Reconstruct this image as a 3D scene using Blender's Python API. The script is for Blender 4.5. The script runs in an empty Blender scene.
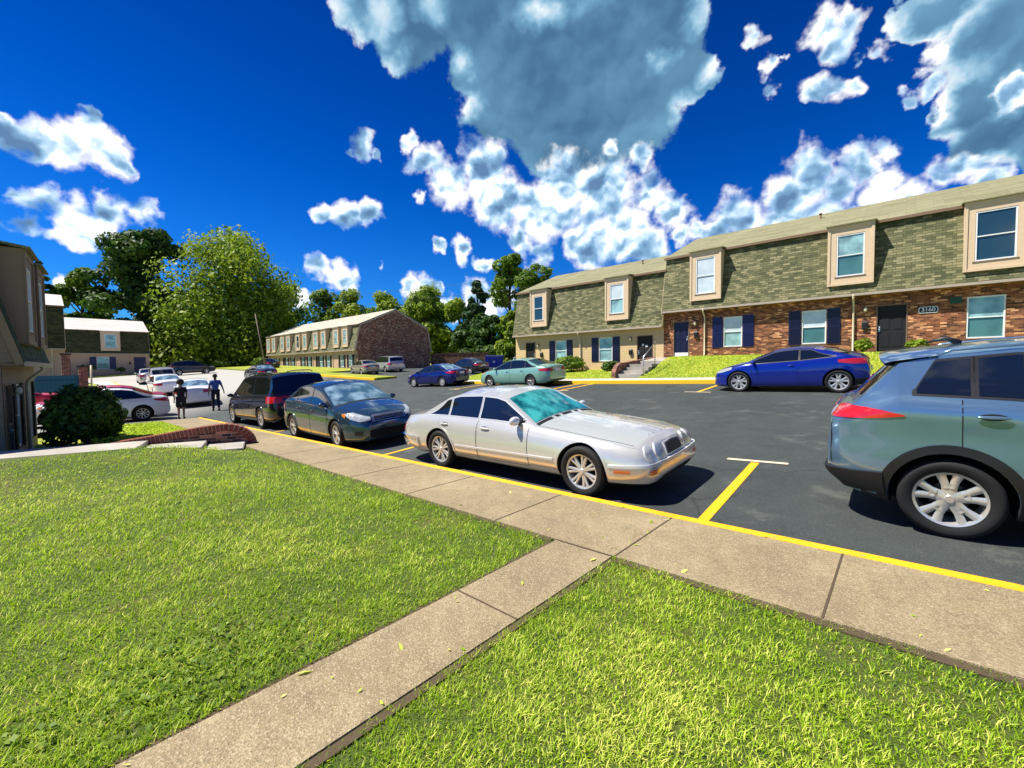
import bpy, bmesh, math, random
import numpy as np
from mathutils import Vector, Matrix
from mathutils.bvhtree import BVHTree
random.seed(7); RNG = np.random.default_rng(11)
R = math.radians
scene = bpy.context.scene
COL = scene.collection
EYE = 1.58

# ------------------------------------------------------------------ helpers
def lerp(x, xs, ys): return float(np.interp(x, xs, ys))
def gz(x, y):
    s = lerp(x, [-300, -79, -60, -45, -35, -25, 10, 40], [1.3, .65, .25, -.2, -.45, -.55, .22, .5])
    return s + lerp(y, [4.4, 18.3, 30, 60, 120], [0, .97, 1.6, 2.0, 2.4])

def tag(o, label=None, cat=None, group=None, kind=None):
    if label: o['label'] = label
    if cat: o['category'] = cat
    if group: o['group'] = group
    if kind: o['kind'] = kind
    return o
def empty(name, loc, rz=0.0, parent=None):
    o = bpy.data.objects.new(name, None); COL.objects.link(o)
    o.empty_display_size = .2
    o.location = loc; o.rotation_euler = (0, 0, rz)
    if parent: o.parent = parent
    return o
def copy_tree(o, parent=None):
    c = o.copy(); COL.objects.link(c)
    if parent: c.parent = parent
    for ch in [k for k in bpy.data.objects if k.parent == o]:
        copy_tree(ch, c)
    return c
def uvbox(me):
    uv = me.uv_layers.new(name='UVMap')
    n = len(me.loops)
    if n == 0: return
    co = np.empty(len(me.vertices)*3); me.vertices.foreach_get('co', co); co = co.reshape(-1, 3)
    vi = np.empty(n, dtype=np.int32); me.loops.foreach_get('vertex_index', vi)
    nr = np.empty(len(me.polygons)*3); me.polygons.foreach_get('normal', nr); nr = nr.reshape(-1, 3)
    lt = np.empty(len(me.polygons), dtype=np.int32); me.polygons.foreach_get('loop_total', lt)
    fn = np.repeat(nr, lt, axis=0); p = co[vi]
    a = np.abs(fn); flat = (a[:, 2] > .93)
    xdom = (a[:, 0] > a[:, 1]) & ~flat
    u = np.where(xdom, p[:, 1], p[:, 0]); v = np.where(flat, p[:, 1], p[:, 2])
    sl = np.where(flat, 1.0, np.sqrt(np.maximum(1e-4, 1-a[:, 2]**2))); v = np.where(flat, v, v/sl)
    uv.data.foreach_set('uv', np.stack([u, v], 1).astype(np.float32).ravel())

class MB:
    def __init__(s): s.v = []; s.f = []; s.m = []; s.sm = []
    def add(s, vs, fs, m=0, smooth=False, M=None):
        b = len(s.v)
        if M is not None: vs = [tuple(M @ Vector(p)) for p in vs]
        s.v += [tuple(p) for p in vs]
        for f in fs: s.f.append(tuple(i+b for i in f)); s.m.append(m); s.sm.append(smooth)
        return s
    def box(s, x0, x1, y0, y1, z0, z1, m=0, M=None):
        x0, x1 = sorted((x0, x1)); y0, y1 = sorted((y0, y1)); z0, z1 = sorted((z0, z1))
        vs = [(x0,y0,z0),(x1,y0,z0),(x1,y1,z0),(x0,y1,z0),(x0,y0,z1),(x1,y0,z1),(x1,y1,z1),(x0,y1,z1)]
        return s.add(vs, [(0,3,2,1),(4,5,6,7),(0,1,5,4),(1,2,6,5),(2,3,7,6),(3,0,4,7)], m, False, M)
    def quad(s, a, b, c, d, m=0): return s.add([a,b,c,d], [(0,1,2,3)], m)
    def prism(s, pts, axis, a, b, m=0):
        def P(p, t): return {'x': (t, p[0], p[1]), 'y': (p[0], t, p[1]), 'z': (p[0], p[1], t)}[axis]
        n = len(pts); vs = [P(p, a) for p in pts]+[P(p, b) for p in pts]
        fs = [tuple(range(n)), tuple(range(2*n-1, n-1, -1))]+[(i, i+n, (i+1) % n+n, (i+1) % n) for i in range(n)]
        return s.add(vs, fs, m)
    def tube(s, pts, rad, n=8, m=0, caps=True):
        pts = [Vector(p) for p in pts]; k = len(pts)
        rs = rad if isinstance(rad, (list, tuple)) else [rad]*k
        vs = []; fs = []
        for i, p in enumerate(pts):
            t = (pts[min(i+1, k-1)]-pts[max(i-1, 0)]).normalized()
            a = t.orthogonal().normalized() if i == 0 else (prev - t*prev.dot(t)).normalized()
            prev = a; b = t.cross(a)
            for j in range(n):
                q = 2*math.pi*j/n; vs.append(p+(a*math.cos(q)+b*math.sin(q))*rs[i])
        for i in range(k-1):
            for j in range(n):
                fs.append((i*n+j, i*n+(j+1) % n, (i+1)*n+(j+1) % n, (i+1)*n+j))
        if caps: fs += [tuple(range(n-1, -1, -1)), tuple(range((k-1)*n, k*n))]
        return s.add(vs, fs, m, True)
    def lathe_y(s, prof, n=32, m=0, c=(0,0,0)):
        vs = []; fs = []; k = len(prof)          # prof: (radius, y)
        for j in range(n):
            q = 2*math.pi*j/n
            for r, y in prof: vs.append((c[0]+r*math.cos(q), c[1]+y, c[2]+r*math.sin(q)))
        for j in range(n):
            for i in range(k-1):
                a = j*k+i; b = ((j+1) % n)*k+i
                fs.append((a, a+1, b+1, b))
        return s.add(vs, fs, m, True)
    def ball(s, c, r, m=0, nu=12, nv=8):
        if not isinstance(r, (tuple, list)): r = (r, r, r)
        vs = [(c[0], c[1], c[2]-r[2])]; fs = []
        for i in range(1, nv):
            a = -math.pi/2+math.pi*i/nv
            for j in range(nu):
                q = 2*math.pi*j/nu; vs.append((c[0]+r[0]*math.cos(a)*math.cos(q), c[1]+r[1]*math.cos(a)*math.sin(q), c[2]+r[2]*math.sin(a)))
        vs.append((c[0], c[1], c[2]+r[2])); L = len(vs)-1
        for j in range(nu):
            fs.append((0, 1+(j+1) % nu, 1+j)); fs.append((L, L-nu+j, L-nu+(j+1) % nu))
            for i in range(nv-2):
                a = 1+i*nu+j; b = 1+i*nu+(j+1) % nu; fs.append((a, b, b+nu, a+nu))
        return s.add(vs, fs, m, True)
    def build(s, name, mats, parent=None, bevel=0, sharp=None, fix=True):
        me = bpy.data.meshes.new(name); me.from_pydata(s.v, [], s.f)
        if not isinstance(mats, (list, tuple)): mats = [mats]
        for q in mats: me.materials.append(q)
        me.polygons.foreach_set('material_index', s.m); me.polygons.foreach_set('use_smooth', s.sm)
        if bevel or fix:
            bm = bmesh.new(); bm.from_mesh(me)
            if fix: bmesh.ops.recalc_face_normals(bm, faces=bm.faces)
            if bevel: bmesh.ops.bevel(bm, geom=[e for e in bm.edges if len(e.link_faces) == 2 and e.calc_face_angle(0) > .5], offset=bevel, segments=2, affect='EDGES', clamp_overlap=True)
            bm.to_mesh(me); bm.free()
        if sharp: me.set_sharp_from_angle(angle=R(sharp))
        me.update(); uvbox(me)
        o = bpy.data.objects.new(name, me); COL.objects.link(o)
        if parent: o.parent = parent
        return o

# ------------------------------------------------------------------ materials
def srgb(c): return tuple(((v/12.92) if v <= .04045 else ((v+.055)/1.055)**2.4) for v in c)
class NT:
    def __init__(s, name):
        s.mat = bpy.data.materials.new(name); s.mat.use_nodes = True
        s.t = s.mat.node_tree; s.b = s.t.nodes['Principled BSDF']
        s._tc = None
    def n(s, typ, **kw):
        q = s.t.nodes.new(typ)
        for k, v in kw.items():
            if k in q.inputs.keys() if isinstance(k, str) else False: q.inputs[k].default_value = v
            else: setattr(q, k, v)
        return q
    def l(s, a, b): s.t.links.new(a, b)
    @property
    def tc(s):
        if s._tc is None: s._tc = s.n('ShaderNodeTexCoord')
        return s._tc
    def geo(s): return s.n('ShaderNodeNewGeometry').outputs['Position']
    def noise(s, vec, scale, detail=3, rough=.5):
        q = s.n('ShaderNodeTexNoise'); q.inputs['Scale'].default_value = scale; q.inputs['Detail'].default_value = detail; q.inputs['Roughness'].default_value = rough
        if vec is not None: s.l(vec, q.inputs['Vector'])
        return q.outputs['Fac']
    def ramp(s, fac, stops):
        q = s.n('ShaderNodeValToRGB'); s.l(fac, q.inputs['Fac']); e = q.color_ramp.elements
        while len(e) < len(stops): e.new(.5)
        for i, (p, c) in enumerate(stops):
            e[i].position = p; c = (c, c, c) if isinstance(c, (int, float)) else c; e[i].color = (*c, 1)
        return q.outputs['Color']
    def mix(s, fac, a, b, mode='MIX'):
        q = s.n('ShaderNodeMix', data_type='RGBA', blend_type=mode)
        for sock, v in ((q.inputs[0], fac), (q.inputs[6], a), (q.inputs[7], b)):
            if isinstance(v, (int, float)): sock.default_value = v
            elif isinstance(v, tuple): sock.default_value = (*v, 1)
            else: s.l(v, sock)
        return q.outputs[2]
    def math(s, op, a, b=None, c=None, clamp=False):
        q = s.n('ShaderNodeMath', operation=op); q.use_clamp = clamp
        for i, v in enumerate((a, b, c)):
            if v is None: continue
            if isinstance(v, (int, float)): q.inputs[i].default_value = v
            else: s.l(v, q.inputs[i])
        return q.outputs[0]
    def bump(s, h, strength=.3, dist=.01):
        q = s.n('ShaderNodeBump'); q.inputs['Strength'].default_value = strength; q.inputs['Distance'].default_value = dist
        s.l(h, q.inputs['Height']); s.l(q.outputs['Normal'], s.b.inputs['Normal'])
    def set(s, col=None, rough=None, metal=None, coat=None, spec=None):
        for k, v in (('Base Color', col), ('Roughness', rough), ('Metallic', metal), ('Coat Weight', coat), ('Specular IOR Level', spec)):
            if v is None: continue
            if isinstance(v, (int, float)): s.b.inputs[k].default_value = v
            elif isinstance(v, tuple): s.b.inputs[k].default_value = (*v, 1)
            else: s.l(v, s.b.inputs[k])
        return s.mat
def plain(name, c, rough=.6, metal=0, coat=0, var=.12, scale=6):
    t = NT(name); f = t.noise(t.tc.outputs['Object'], scale, 4, .6)
    col = t.mix(f, tuple(x*(1-var) for x in c), tuple(min(1, x*(1+var)) for x in c))
    return t.set(col, rough, metal, coat)
def paint(name, c, metal=.45, rough=.28, flake=.02):
    t = NT(name)
    f = t.noise(t.tc.outputs['Object'], 900, 1)
    d = t.noise(t.tc.outputs['Object'], 3, 5, .7)
    col = t.mix(f, tuple(x*(1-flake) for x in c), tuple(min(1, x*(1+flake)) for x in c))
    t.set(col, t.math('MULTIPLY_ADD', d, .12, rough-.06), metal, 1.0)
    t.b.inputs['Coat Roughness'].default_value = .03
    return t.mat
def glassy(name, c=(.012,.016,.018), rough=.04):
    t = NT(name); t.set(c, rough, 0, .6, .8)
    return t.mat

M = {}
# --- ground materials
def asphalt():
    t = NT('asphalt'); p = t.geo()
    big = t.noise(p, .35, 5, .6); med = t.noise(p, 2.2, 5, .65); fine = t.noise(p, 160, 2, .7)
    c = t.ramp(big, [(.3, (.011,.017,.017)), (.55, (.021,.028,.026)), (.75, (.042,.051,.046))])
    c = t.mix(t.ramp(med, [(.35, 0.), (.7, 1.)]), c, t.mix(.45, c, (.050,.060,.054)))
    c = t.mix(t.ramp(fine, [(.56, 0.), (.70, .75)]), c, (.15,.16,.15))
    ag = t.noise(p, 46, 3, .8); c = t.mix(t.ramp(ag, [(.56, 0.), (.66, .30)]), c, (.14,.15,.14))
    oil = t.n('ShaderNodeTexVoronoi'); oil.inputs['Scale'].default_value = .55; t.l(p, oil.inputs['Vector']); c = t.mix(t.ramp(t.math('ADD', oil.outputs['Distance'], t.math('MULTIPLY', med, .25)), [(.20, .75), (.30, 0.)]), c, (.010,.012,.012))
    # pale scuffs and worn patches
    v = t.noise(p, 1.1, 6, .7)
    c = t.mix(t.ramp(v, [(.58, 0.), (.66, .45), (.72, .1)]), c, (.11,.12,.10))
    # hairline cracks
    w = t.n('ShaderNodeTexVoronoi', feature='DISTANCE_TO_EDGE'); w.inputs['Scale'].default_value = .23
    off = t.n('ShaderNodeVectorMath', operation='ADD'); t.l(p, off.inputs[0])
    nn = t.n('ShaderNodeTexNoise'); nn.inputs['Scale'].default_value = 1.3; t.l(p, nn.inputs['Vector']); t.l(nn.outputs['Color'], off.inputs[1]); t.l(off.outputs[0], w.inputs['Vector'])
    c = t.mix(t.ramp(w.outputs['Distance'], [(0, .8), (.006, 0.)]), c, (.012,.014,.014))
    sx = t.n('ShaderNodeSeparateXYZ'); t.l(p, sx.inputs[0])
    far = t.ramp(t.math('MULTIPLY_ADD', t.math('MULTIPLY_ADD', sx.outputs[1], 1.2, sx.outputs[0]), -1/9., -1.9, True), [(0, 0.), (1, 1.)])   # sun glare on the far court, painted as a paler asphalt colour
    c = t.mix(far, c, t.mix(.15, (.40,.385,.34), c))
    t.set(c, .82); t.bump(t.noise(p, 140, 3, .8), .5, .006); return t.mat
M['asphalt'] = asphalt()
def concrete(name, c0, c1, stain=.5, agg=True):
    t = NT(name); p = t.geo()
    big = t.noise(p, .9, 6, .65); med = t.noise(p, 7, 5, .7)
    c = t.ramp(big, [(.3, tuple(x*.72 for x in c0)), (.5, c0), (.72, c1)])
    c = t.mix(t.ramp(med, [(.3, stain), (.62, 0.)]), c, tuple(x*.5 for x in c0))
    if agg:
        v = t.n('ShaderNodeTexVoronoi'); v.inputs['Scale'].default_value = 135; t.l(p, v.inputs['Vector'])
        sp = t.n('ShaderNodeSeparateColor'); t.l(v.outputs['Color'], sp.inputs[0])
        c = t.mix(t.ramp(sp.outputs[0], [(.70, 0.), (.80, .36)]), c, (.56,.46,.31))
        c = t.mix(t.ramp(sp.outputs[1], [(.72, 0.), (.8, .45)]), c, (.12,.085,.05))
        t.bump(v.outputs['Distance'], .6, .006)
    else: t.bump(t.noise(p, 60, 4, .8), .3, .004)
    t.set(c, .85); return t.mat
M['walk'] = concrete('pebble_concrete', (.26,.20,.105), (.37,.29,.165))
M['slab'] = concrete('pale_concrete', (.36,.33,.28), (.48,.44,.38), .25, False)
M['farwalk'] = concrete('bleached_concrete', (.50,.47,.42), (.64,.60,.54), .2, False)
M['joint'] = plain('joint_dirt_and_shade', (.075,.050,.026), .95)
def yellow():
    t = NT('kerb_yellow_paint'); p = t.geo(); w = t.noise(p, 9, 6, .75)
    c = t.mix(t.ramp(t.noise(p, 2.5, 3), [(.3, 0.), (.7, 1.)]), (.80,.35,.001), (.86,.44,.003))
    c = t.mix(t.ramp(w, [(.57, 0.), (.64, .75)]), c, (.28,.22,.12))
    t.set(c, .65); t.bump(t.noise(p, 90, 3, .8), .3, .004); return t.mat
M['yellow'] = yellow()
M['whiteline'] = plain('worn_white_paint', (.62,.52,.36), .7, 0, 0, .3, 20)
def soil(name, stops, sc=1.2):
    t = NT(name); p = t.geo(); f = t.noise(p, sc, 6, .7); g = t.noise(p, 60, 4, .8)
    c = t.ramp(f, stops); c = t.mix(t.ramp(g, [(.35, .75), (.6, 0.)]), c, tuple(x*.35 for x in stops[0][1]))
    t.set(c, .95); t.bump(g, .8, .03); return t.mat
M['turf'] = soil('turf_ground', [(.3, (.04,.08,.009)), (.5, (.11,.15,.018)), (.7, (.20,.17,.05))])
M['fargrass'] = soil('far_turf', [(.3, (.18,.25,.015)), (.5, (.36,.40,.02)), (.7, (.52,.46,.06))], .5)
# --- building materials (UV in metres)
def brick(name, cA, cB, cC, mortar, bw=.2, bh=.067, pale=.12):
    t = NT(name); uv = t.tc.outputs['UV']
    b = t.n('ShaderNodeTexBrick'); t.l(uv, b.inputs['Vector'])
    for k, v in (('Scale', 1.0), ('Mortar Size', .006), ('Mortar Smooth', .3), ('Brick Width', bw), ('Row Height', bh), ('Bias', 0)): b.inputs[k].default_value = v
    b.inputs['Color1'].default_value = (0, 0, 0, 1); b.inputs['Color2'].default_value = (1, 1, 1, 1); b.inputs['Mortar'].default_value = (.5, .5, .5, 1)
    sp = t.n('ShaderNodeSeparateColor'); t.l(b.outputs['Color'], sp.inputs[0])
    c = t.ramp(sp.outputs[0], [(0, cA), (.45, cB), (.8, cC), (1-pale*.3, tuple(min(1, x*2.3+.05) for x in cC))])
    c = t.mix(t.ramp(t.noise(uv, 1.1, 4, .6), [(.35, .5), (.65, 0.)]), c, tuple(x*.4 for x in cA))
    c = t.mix(b.outputs['Fac'], c, mortar)
    t.set(c, .9); inv = t.math('SUBTRACT', 1, b.outputs['Fac'])
    t.bump(t.math('ADD', inv, t.math('MULTIPLY', t.noise(uv, 60, 3, .7), .3)), .8, .012); return t.mat
M['brick'] = brick('red_brown_brick', (.07,.020,.010), (.30,.085,.028), (.50,.19,.075), (.26,.17,.10))
M['brickG'] = brick('gable_red_brick', (.16,.04,.02), (.45,.14,.06), (.62,.28,.15), (.30,.2,.14))
M['brickR'] = brick('dark_red_brick', (.07,.016,.010), (.20,.045,.025), (.32,.10,.05), (.46,.37,.28))
def shingle(name, cA, cB, cC, w=.42, h=.145, k=.55):
    t = NT(name); uv = t.tc.outputs['UV']
    b = t.n('ShaderNodeTexBrick'); t.l(uv, b.inputs['Vector']); b.offset = .37
    for kk, v in (('Scale', 1.0), ('Mortar Size', .008), ('Mortar Smooth', .2), ('Brick Width', w), ('Row Height', h), ('Bias', 0)): b.inputs[kk].default_value = v
    b.inputs['Color1'].default_value = (0, 0, 0, 1); b.inputs['Color2'].default_value = (1, 1, 1, 1)
    sp = t.n('ShaderNodeSeparateColor'); t.l(b.outputs['Color'], sp.inputs[0])
    f = t.math('ADD', t.math('MULTIPLY', sp.outputs[0], .6), t.math('MULTIPLY', t.noise(uv, .8, 5, .6), .4))
    c = t.ramp(f, [(.2, cA), (.5, cB), (.78, cC)])
    c = t.mix(b.outputs['Fac'], c, tuple(x*k for x in cA))
    c = t.mix(t.ramp(t.noise(uv, 90, 2, .8), [(.4, .35), (.6, 0.)]), c, tuple(x*.6 for x in cA))
    t.set(c, .93); t.bump(t.math('SUBTRACT', 1, b.outputs['Fac']), .7, .015); return t.mat
M['shingle'] = shingle('green_mansard_shingle', (.075,.08,.032), (.155,.155,.068), (.31,.28,.145), .30, .11)
M['shingleO'] = shingle('olive_shadow_shingle', (.03,.034,.010), (.055,.06,.016), (.095,.095,.03))
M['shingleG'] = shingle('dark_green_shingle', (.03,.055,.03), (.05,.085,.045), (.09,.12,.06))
M['roof'] = shingle('pale_roof_shingle', (.18,.17,.085), (.24,.225,.12), (.30,.28,.155), .9, .14, .8)
M['roofW'] = shingle('bleached_roof_shingle', (.52,.47,.42), (.62,.57,.52), (.70,.66,.60), .9, .14, .85)
def siding(name, c):
    t = NT(name); uv = t.tc.outputs['UV']; s = t.n('ShaderNodeSeparateXYZ'); t.l(uv, s.inputs[0])
    fr = t.math('FRACT', t.math('MULTIPLY', s.outputs[1], 1/.115))
    c2 = t.mix(t.noise(uv, 2, 4, .6), tuple(x*.9 for x in c), tuple(x*1.06 for x in c))
    c2 = t.mix(t.ramp(fr, [(0, .75), (.09, 0.)]), c2, tuple(x*.35 for x in c))
    t.set(c2, .6); t.bump(t.math('SUBTRACT', 1, fr), .6, .02); return t.mat
M['siding'] = siding('beige_siding', (.60,.43,.21))
M['sidingP'] = siding('tan_siding', (.52,.36,.24))
M['trim'] = plain('tan_trim', (.66,.49,.32), .6)
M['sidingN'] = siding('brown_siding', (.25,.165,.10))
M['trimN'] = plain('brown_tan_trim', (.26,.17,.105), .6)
M['trimD'] = plain('brown_trim', (.20,.12,.07), .6)
M['fascia'] = plain('drip_edge', (.42,.34,.27), .5)
M['white'] = plain('white_vinyl', (.80,.80,.78), .4)
M['navy'] = plain('navy_paint', (.006,.010,.075), .4)
M['navyD'] = plain('dark_navy_paint', (.005,.006,.035), .4)
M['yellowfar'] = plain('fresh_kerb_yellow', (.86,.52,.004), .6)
M['blackdoor'] = plain('black_door_paint', (.004,.004,.006), .75)
M['black'] = plain('black_plastic', (.010,.010,.011), .5)
M['void'] = plain('void_black', (.003,.003,.003), .95)
M['cream'] = plain('cream_metal', (.60,.50,.33), .5)
M['steel'] = plain('grey_steel', (.45,.46,.48), .35, .8)
M['lampglass'] = plain('milk_glass', (.75,.68,.5), .3)
def blinds(name, c, sh=.45):
    t = NT(name); uv = t.tc.outputs['UV']; s = t.n('ShaderNodeSeparateXYZ'); t.l(uv, s.inputs[0])
    fr = t.math('FRACT', t.math('MULTIPLY', s.outputs[1], 1/.05))
    c2 = t.mix(t.ramp(fr, [(0, .5), (.25, 0.)]), c, tuple(x*.55 for x in c))
    c2 = t.mix(t.ramp(t.noise(uv, 1.7, 2), [(.35, 0.), (.65, 1.)]), c2, tuple(x*sh for x in c))
    t.set(c2, .12, 0, .7, .7); t.b.inputs['Coat Roughness'].default_value = .02; return t.mat
M['pane'] = blinds('pane_over_blinds', (.36,.60,.60))
M['paneD'] = glassy('dark_pane', (.02,.05,.06))
M['paneT'] = blinds('teal_screen_pane', (.08,.20,.19), .7)
M['paneW'] = blinds('pale_curtain_pane', (.66,.74,.76), .8)
# --- vehicle materials
M['champ'] = paint('champagne_paint', (.64,.625,.57), .42, .23)
M['steelblue'] = paint('steel_blue_paint', (.15,.265,.385), .6, .18)
M['tealblack'] = paint('dark_teal_paint', (.035,.075,.105), .6, .2)
M['midnight'] = paint('midnight_paint', (.010,.012,.022), .4, .22)
M['cobalt'] = paint('cobalt_paint', (.006,.025,.30), .45, .22)
M['bluepaint'] = paint('deep_blue_paint', (.006,.010,.15), .4, .22)
M['mint'] = paint('mint_paint', (.26,.50,.38), .35, .28)
M['silver'] = paint('silver_paint', (.55,.55,.55), .5, .28)
M['sand'] = paint('sand_paint', (.42,.38,.29), .45, .28)
M['whitecar'] = paint('white_paint', (.80,.80,.80), .05, .3)
M['redcar'] = paint('red_paint', (.55,.02,.02), .1, .3)
M['charcoal'] = paint('charcoal_paint', (.05,.055,.07), .5, .25)
M['glass'] = glassy('car_glass', (.006,.008,.009))
M['glassB'] = (lambda t: (t.set(t.mix(t.ramp(t.noise(t.tc.outputs['Object'], 2.6, 4, .55), [(.42, 0.), (.62, 1.)]), (.035,.085,.13), (.22,.33,.40)), .05, 0, .8, .6), t.mat)[1])(NT('sky_reflection_glass'))  # sky and cloud reflections painted into the glass colour
M['sunshade'] = (lambda t: (t.set(t.mix(t.ramp(t.noise(t.tc.outputs['Object'], 4.5, 4, .55), [(.35, 0.), (.6, 1.)]), (.003,.075,.085), (.05,.36,.34)), .06, 0, .8, .6), t.mat)[1])(NT('sunshade_reflection_glass'))  # teal sunshade with the sky's reflection mottled into its colour
M['chrome'] = plain('chrome', (.75,.75,.74), .1, 1.0)
M['brightwork'] = plain('brightwork', (.72,.72,.71), .3, .35)
M['dullchrome'] = plain('satin_trim', (.55,.55,.54), .25, .9)
M['rubber'] = plain('tyre_rubber', (.007,.007,.007), .8)
M['alloy'] = plain('silver_alloy', (.62,.60,.55), .28, .55)
M['alloyD'] = plain('dark_hub', (.03,.03,.03), .5, .4)
M['clad'] = plain('grey_black_cladding', (.008,.0085,.009), .5)
M['taillight'] = (lambda t: (t.set(t.mix(t.noise(t.tc.outputs['Object'], 14, 2), (.42,.004,.006), (.62,.02,.02)), .12, 0, 1.0), t.mat)[1])(NT('red_lens'))
M['headlight'] = plain('clear_lens', (.42,.45,.46), .22, .25, .5, .4, 18)
M['amber'] = plain('amber_lens', (.75,.18,.02), .15, 0, 1.0)
M['plate'] = plain('plate_white', (.70,.72,.75), .5)
M['plateblue'] = plain('plate_blue', (.10,.15,.40), .5)
M['bark'] = plain('bark', (.09,.065,.045), .95, 0, 0, .5, 12)
M['poleW'] = plain('weathered_pole', (.22,.17,.12), .9, 0, 0, .3, 5)
def teal():
    t = NT('teal_fence_boards'); uv = t.tc.outputs['UV']; s = t.n('ShaderNodeSeparateXYZ'); t.l(uv, s.inputs[0])
    fr = t.math('FRACT', t.math('MULTIPLY', s.outputs[0], 1/.15))
    c = t.mix(t.ramp(fr, [(0, .8), (.1, 0.)]), (.012,.11,.15), (.003,.03,.045)); t.set(c, .8); return t.mat
M['teal'] = teal()
M['dumpster'] = plain('dumpster_blue', (.015,.04,.38), .5, 0, 0, .3, 3)
def leafmat(name, a, b, c, trans=.35):
    t = NT(name); at = t.n('ShaderNodeAttribute'); at.attribute_name = 'lv'
    col = t.ramp(at.outputs['Fac'], [(0, a), (.5, b), (1, c)])
    t.set(col, .55, 0, 0, .25)
    tr = t.n('ShaderNodeBsdfTranslucent'); t.l(t.mix(.5, col, tuple(min(1, x*1.6) for x in b)), tr.inputs['Color'])
    mx = t.n('ShaderNodeMixShader'); mx.inputs[0].default_value = trans
    t.l(t.b.outputs[0], mx.inputs[1]); t.l(tr.outputs[0], mx.inputs[2]); t.l(mx.outputs[0], t.t.nodes['Material Output'].inputs['Surface'])
    return t.mat
M['leafD'] = leafmat('dark_leaves', (.012,.036,.006), (.040,.095,.012), (.13,.22,.03), .28)
M['leafG'] = leafmat('fresh_leaves', (.03,.08,.008), (.12,.21,.014), (.32,.40,.04), .36)
M['leafY'] = leafmat('yellow_green_leaves', (.04,.11,.01), (.20,.29,.02), (.46,.50,.06), .38)
M['leafP'] = leafmat('pine_needles', (.012,.035,.014), (.035,.08,.025), (.08,.15,.04), .2)
M['leafB'] = leafmat('shrub_leaves', (.015,.045,.006), (.06,.12,.012), (.20,.28,.04), .28)
M['blade'] = leafmat('grass_blades', (.038,.115,.003), (.33,.50,.007), (.92,.88,.20), .36)

# ------------------------------------------------------------------ leaves, trees
def card_mesh(name, P, N, size, lv, mat, aspect=1.6, parent=None, loc=(0,0,0)):
    """one mesh of leaf-shaped faces at points P facing N"""
    n = len(P); a = RNG.normal(size=(n, 3)); N = N/np.linalg.norm(N, axis=1, keepdims=True)
    U = np.cross(N, a); U /= np.linalg.norm(U, axis=1, keepdims=True)+1e-9; V = np.cross(N, U)
    s = size*(.5+1.15*RNG.random((n, 1))**1.8)
    q = np.stack([P-U*s*aspect/2, P-V*s*.5+N*s*.12, P+U*s*aspect/2, P+V*s*.5+N*s*.12], 1).reshape(-1, 3)
    me = bpy.data.meshes.new(name); me.vertices.add(4*n); me.vertices.foreach_set('co', q.astype(np.float32).ravel())
    me.loops.add(4*n); me.loops.foreach_set('vertex_index', np.arange(4*n, dtype=np.int32))
    me.polygons.add(n); me.polygons.foreach_set('loop_start', np.arange(0, 4*n, 4, dtype=np.int32))
    at = me.attributes.new('lv', 'FLOAT', 'POINT'); at.data.foreach_set('value', np.repeat(np.clip(lv, 0, 1), 4).astype(np.float32))
    me.materials.append(mat); me.update()
    o = bpy.data.objects.new(name, me); COL.objects.link(o); o.location = loc
    if parent: o.parent = parent
    return o
def crown_pts(clumps, per, droop=0.0, lift=.0):
    P = []; N = []; L = []
    tot = sum(r[0]*r[1]+r[1]*r[2] for c, r in clumps)
    for c, r in clumps:
        k = max(30, int(per*(r[0]*r[1]+r[1]*r[2])/tot))
        d = RNG.normal(size=(k, 3)); d /= np.linalg.norm(d, axis=1, keepdims=True)
        rad = .55+.5*RNG.random((k, 1))**.6
        bumps = 1+.16*np.sin(d[:, :1]*7+c[0]*3)*np.sin(d[:, 1:2]*6+c[1])*np.cos(d[:, 2:]*8)
        p = np.array(c)+d*np.array(r)*rad*bumps
        p[:, 2] -= droop*RNG.random(k)*r[2]
        P.append(p); N.append(d+RNG.normal(size=(k, 3))*.5+np.array([0, 0, lift])); L.append(RNG.normal(.45+RNG.normal()*.13, .16, k))
    return np.concatenate(P), np.concatenate(N), np.concatenate(L)
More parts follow.
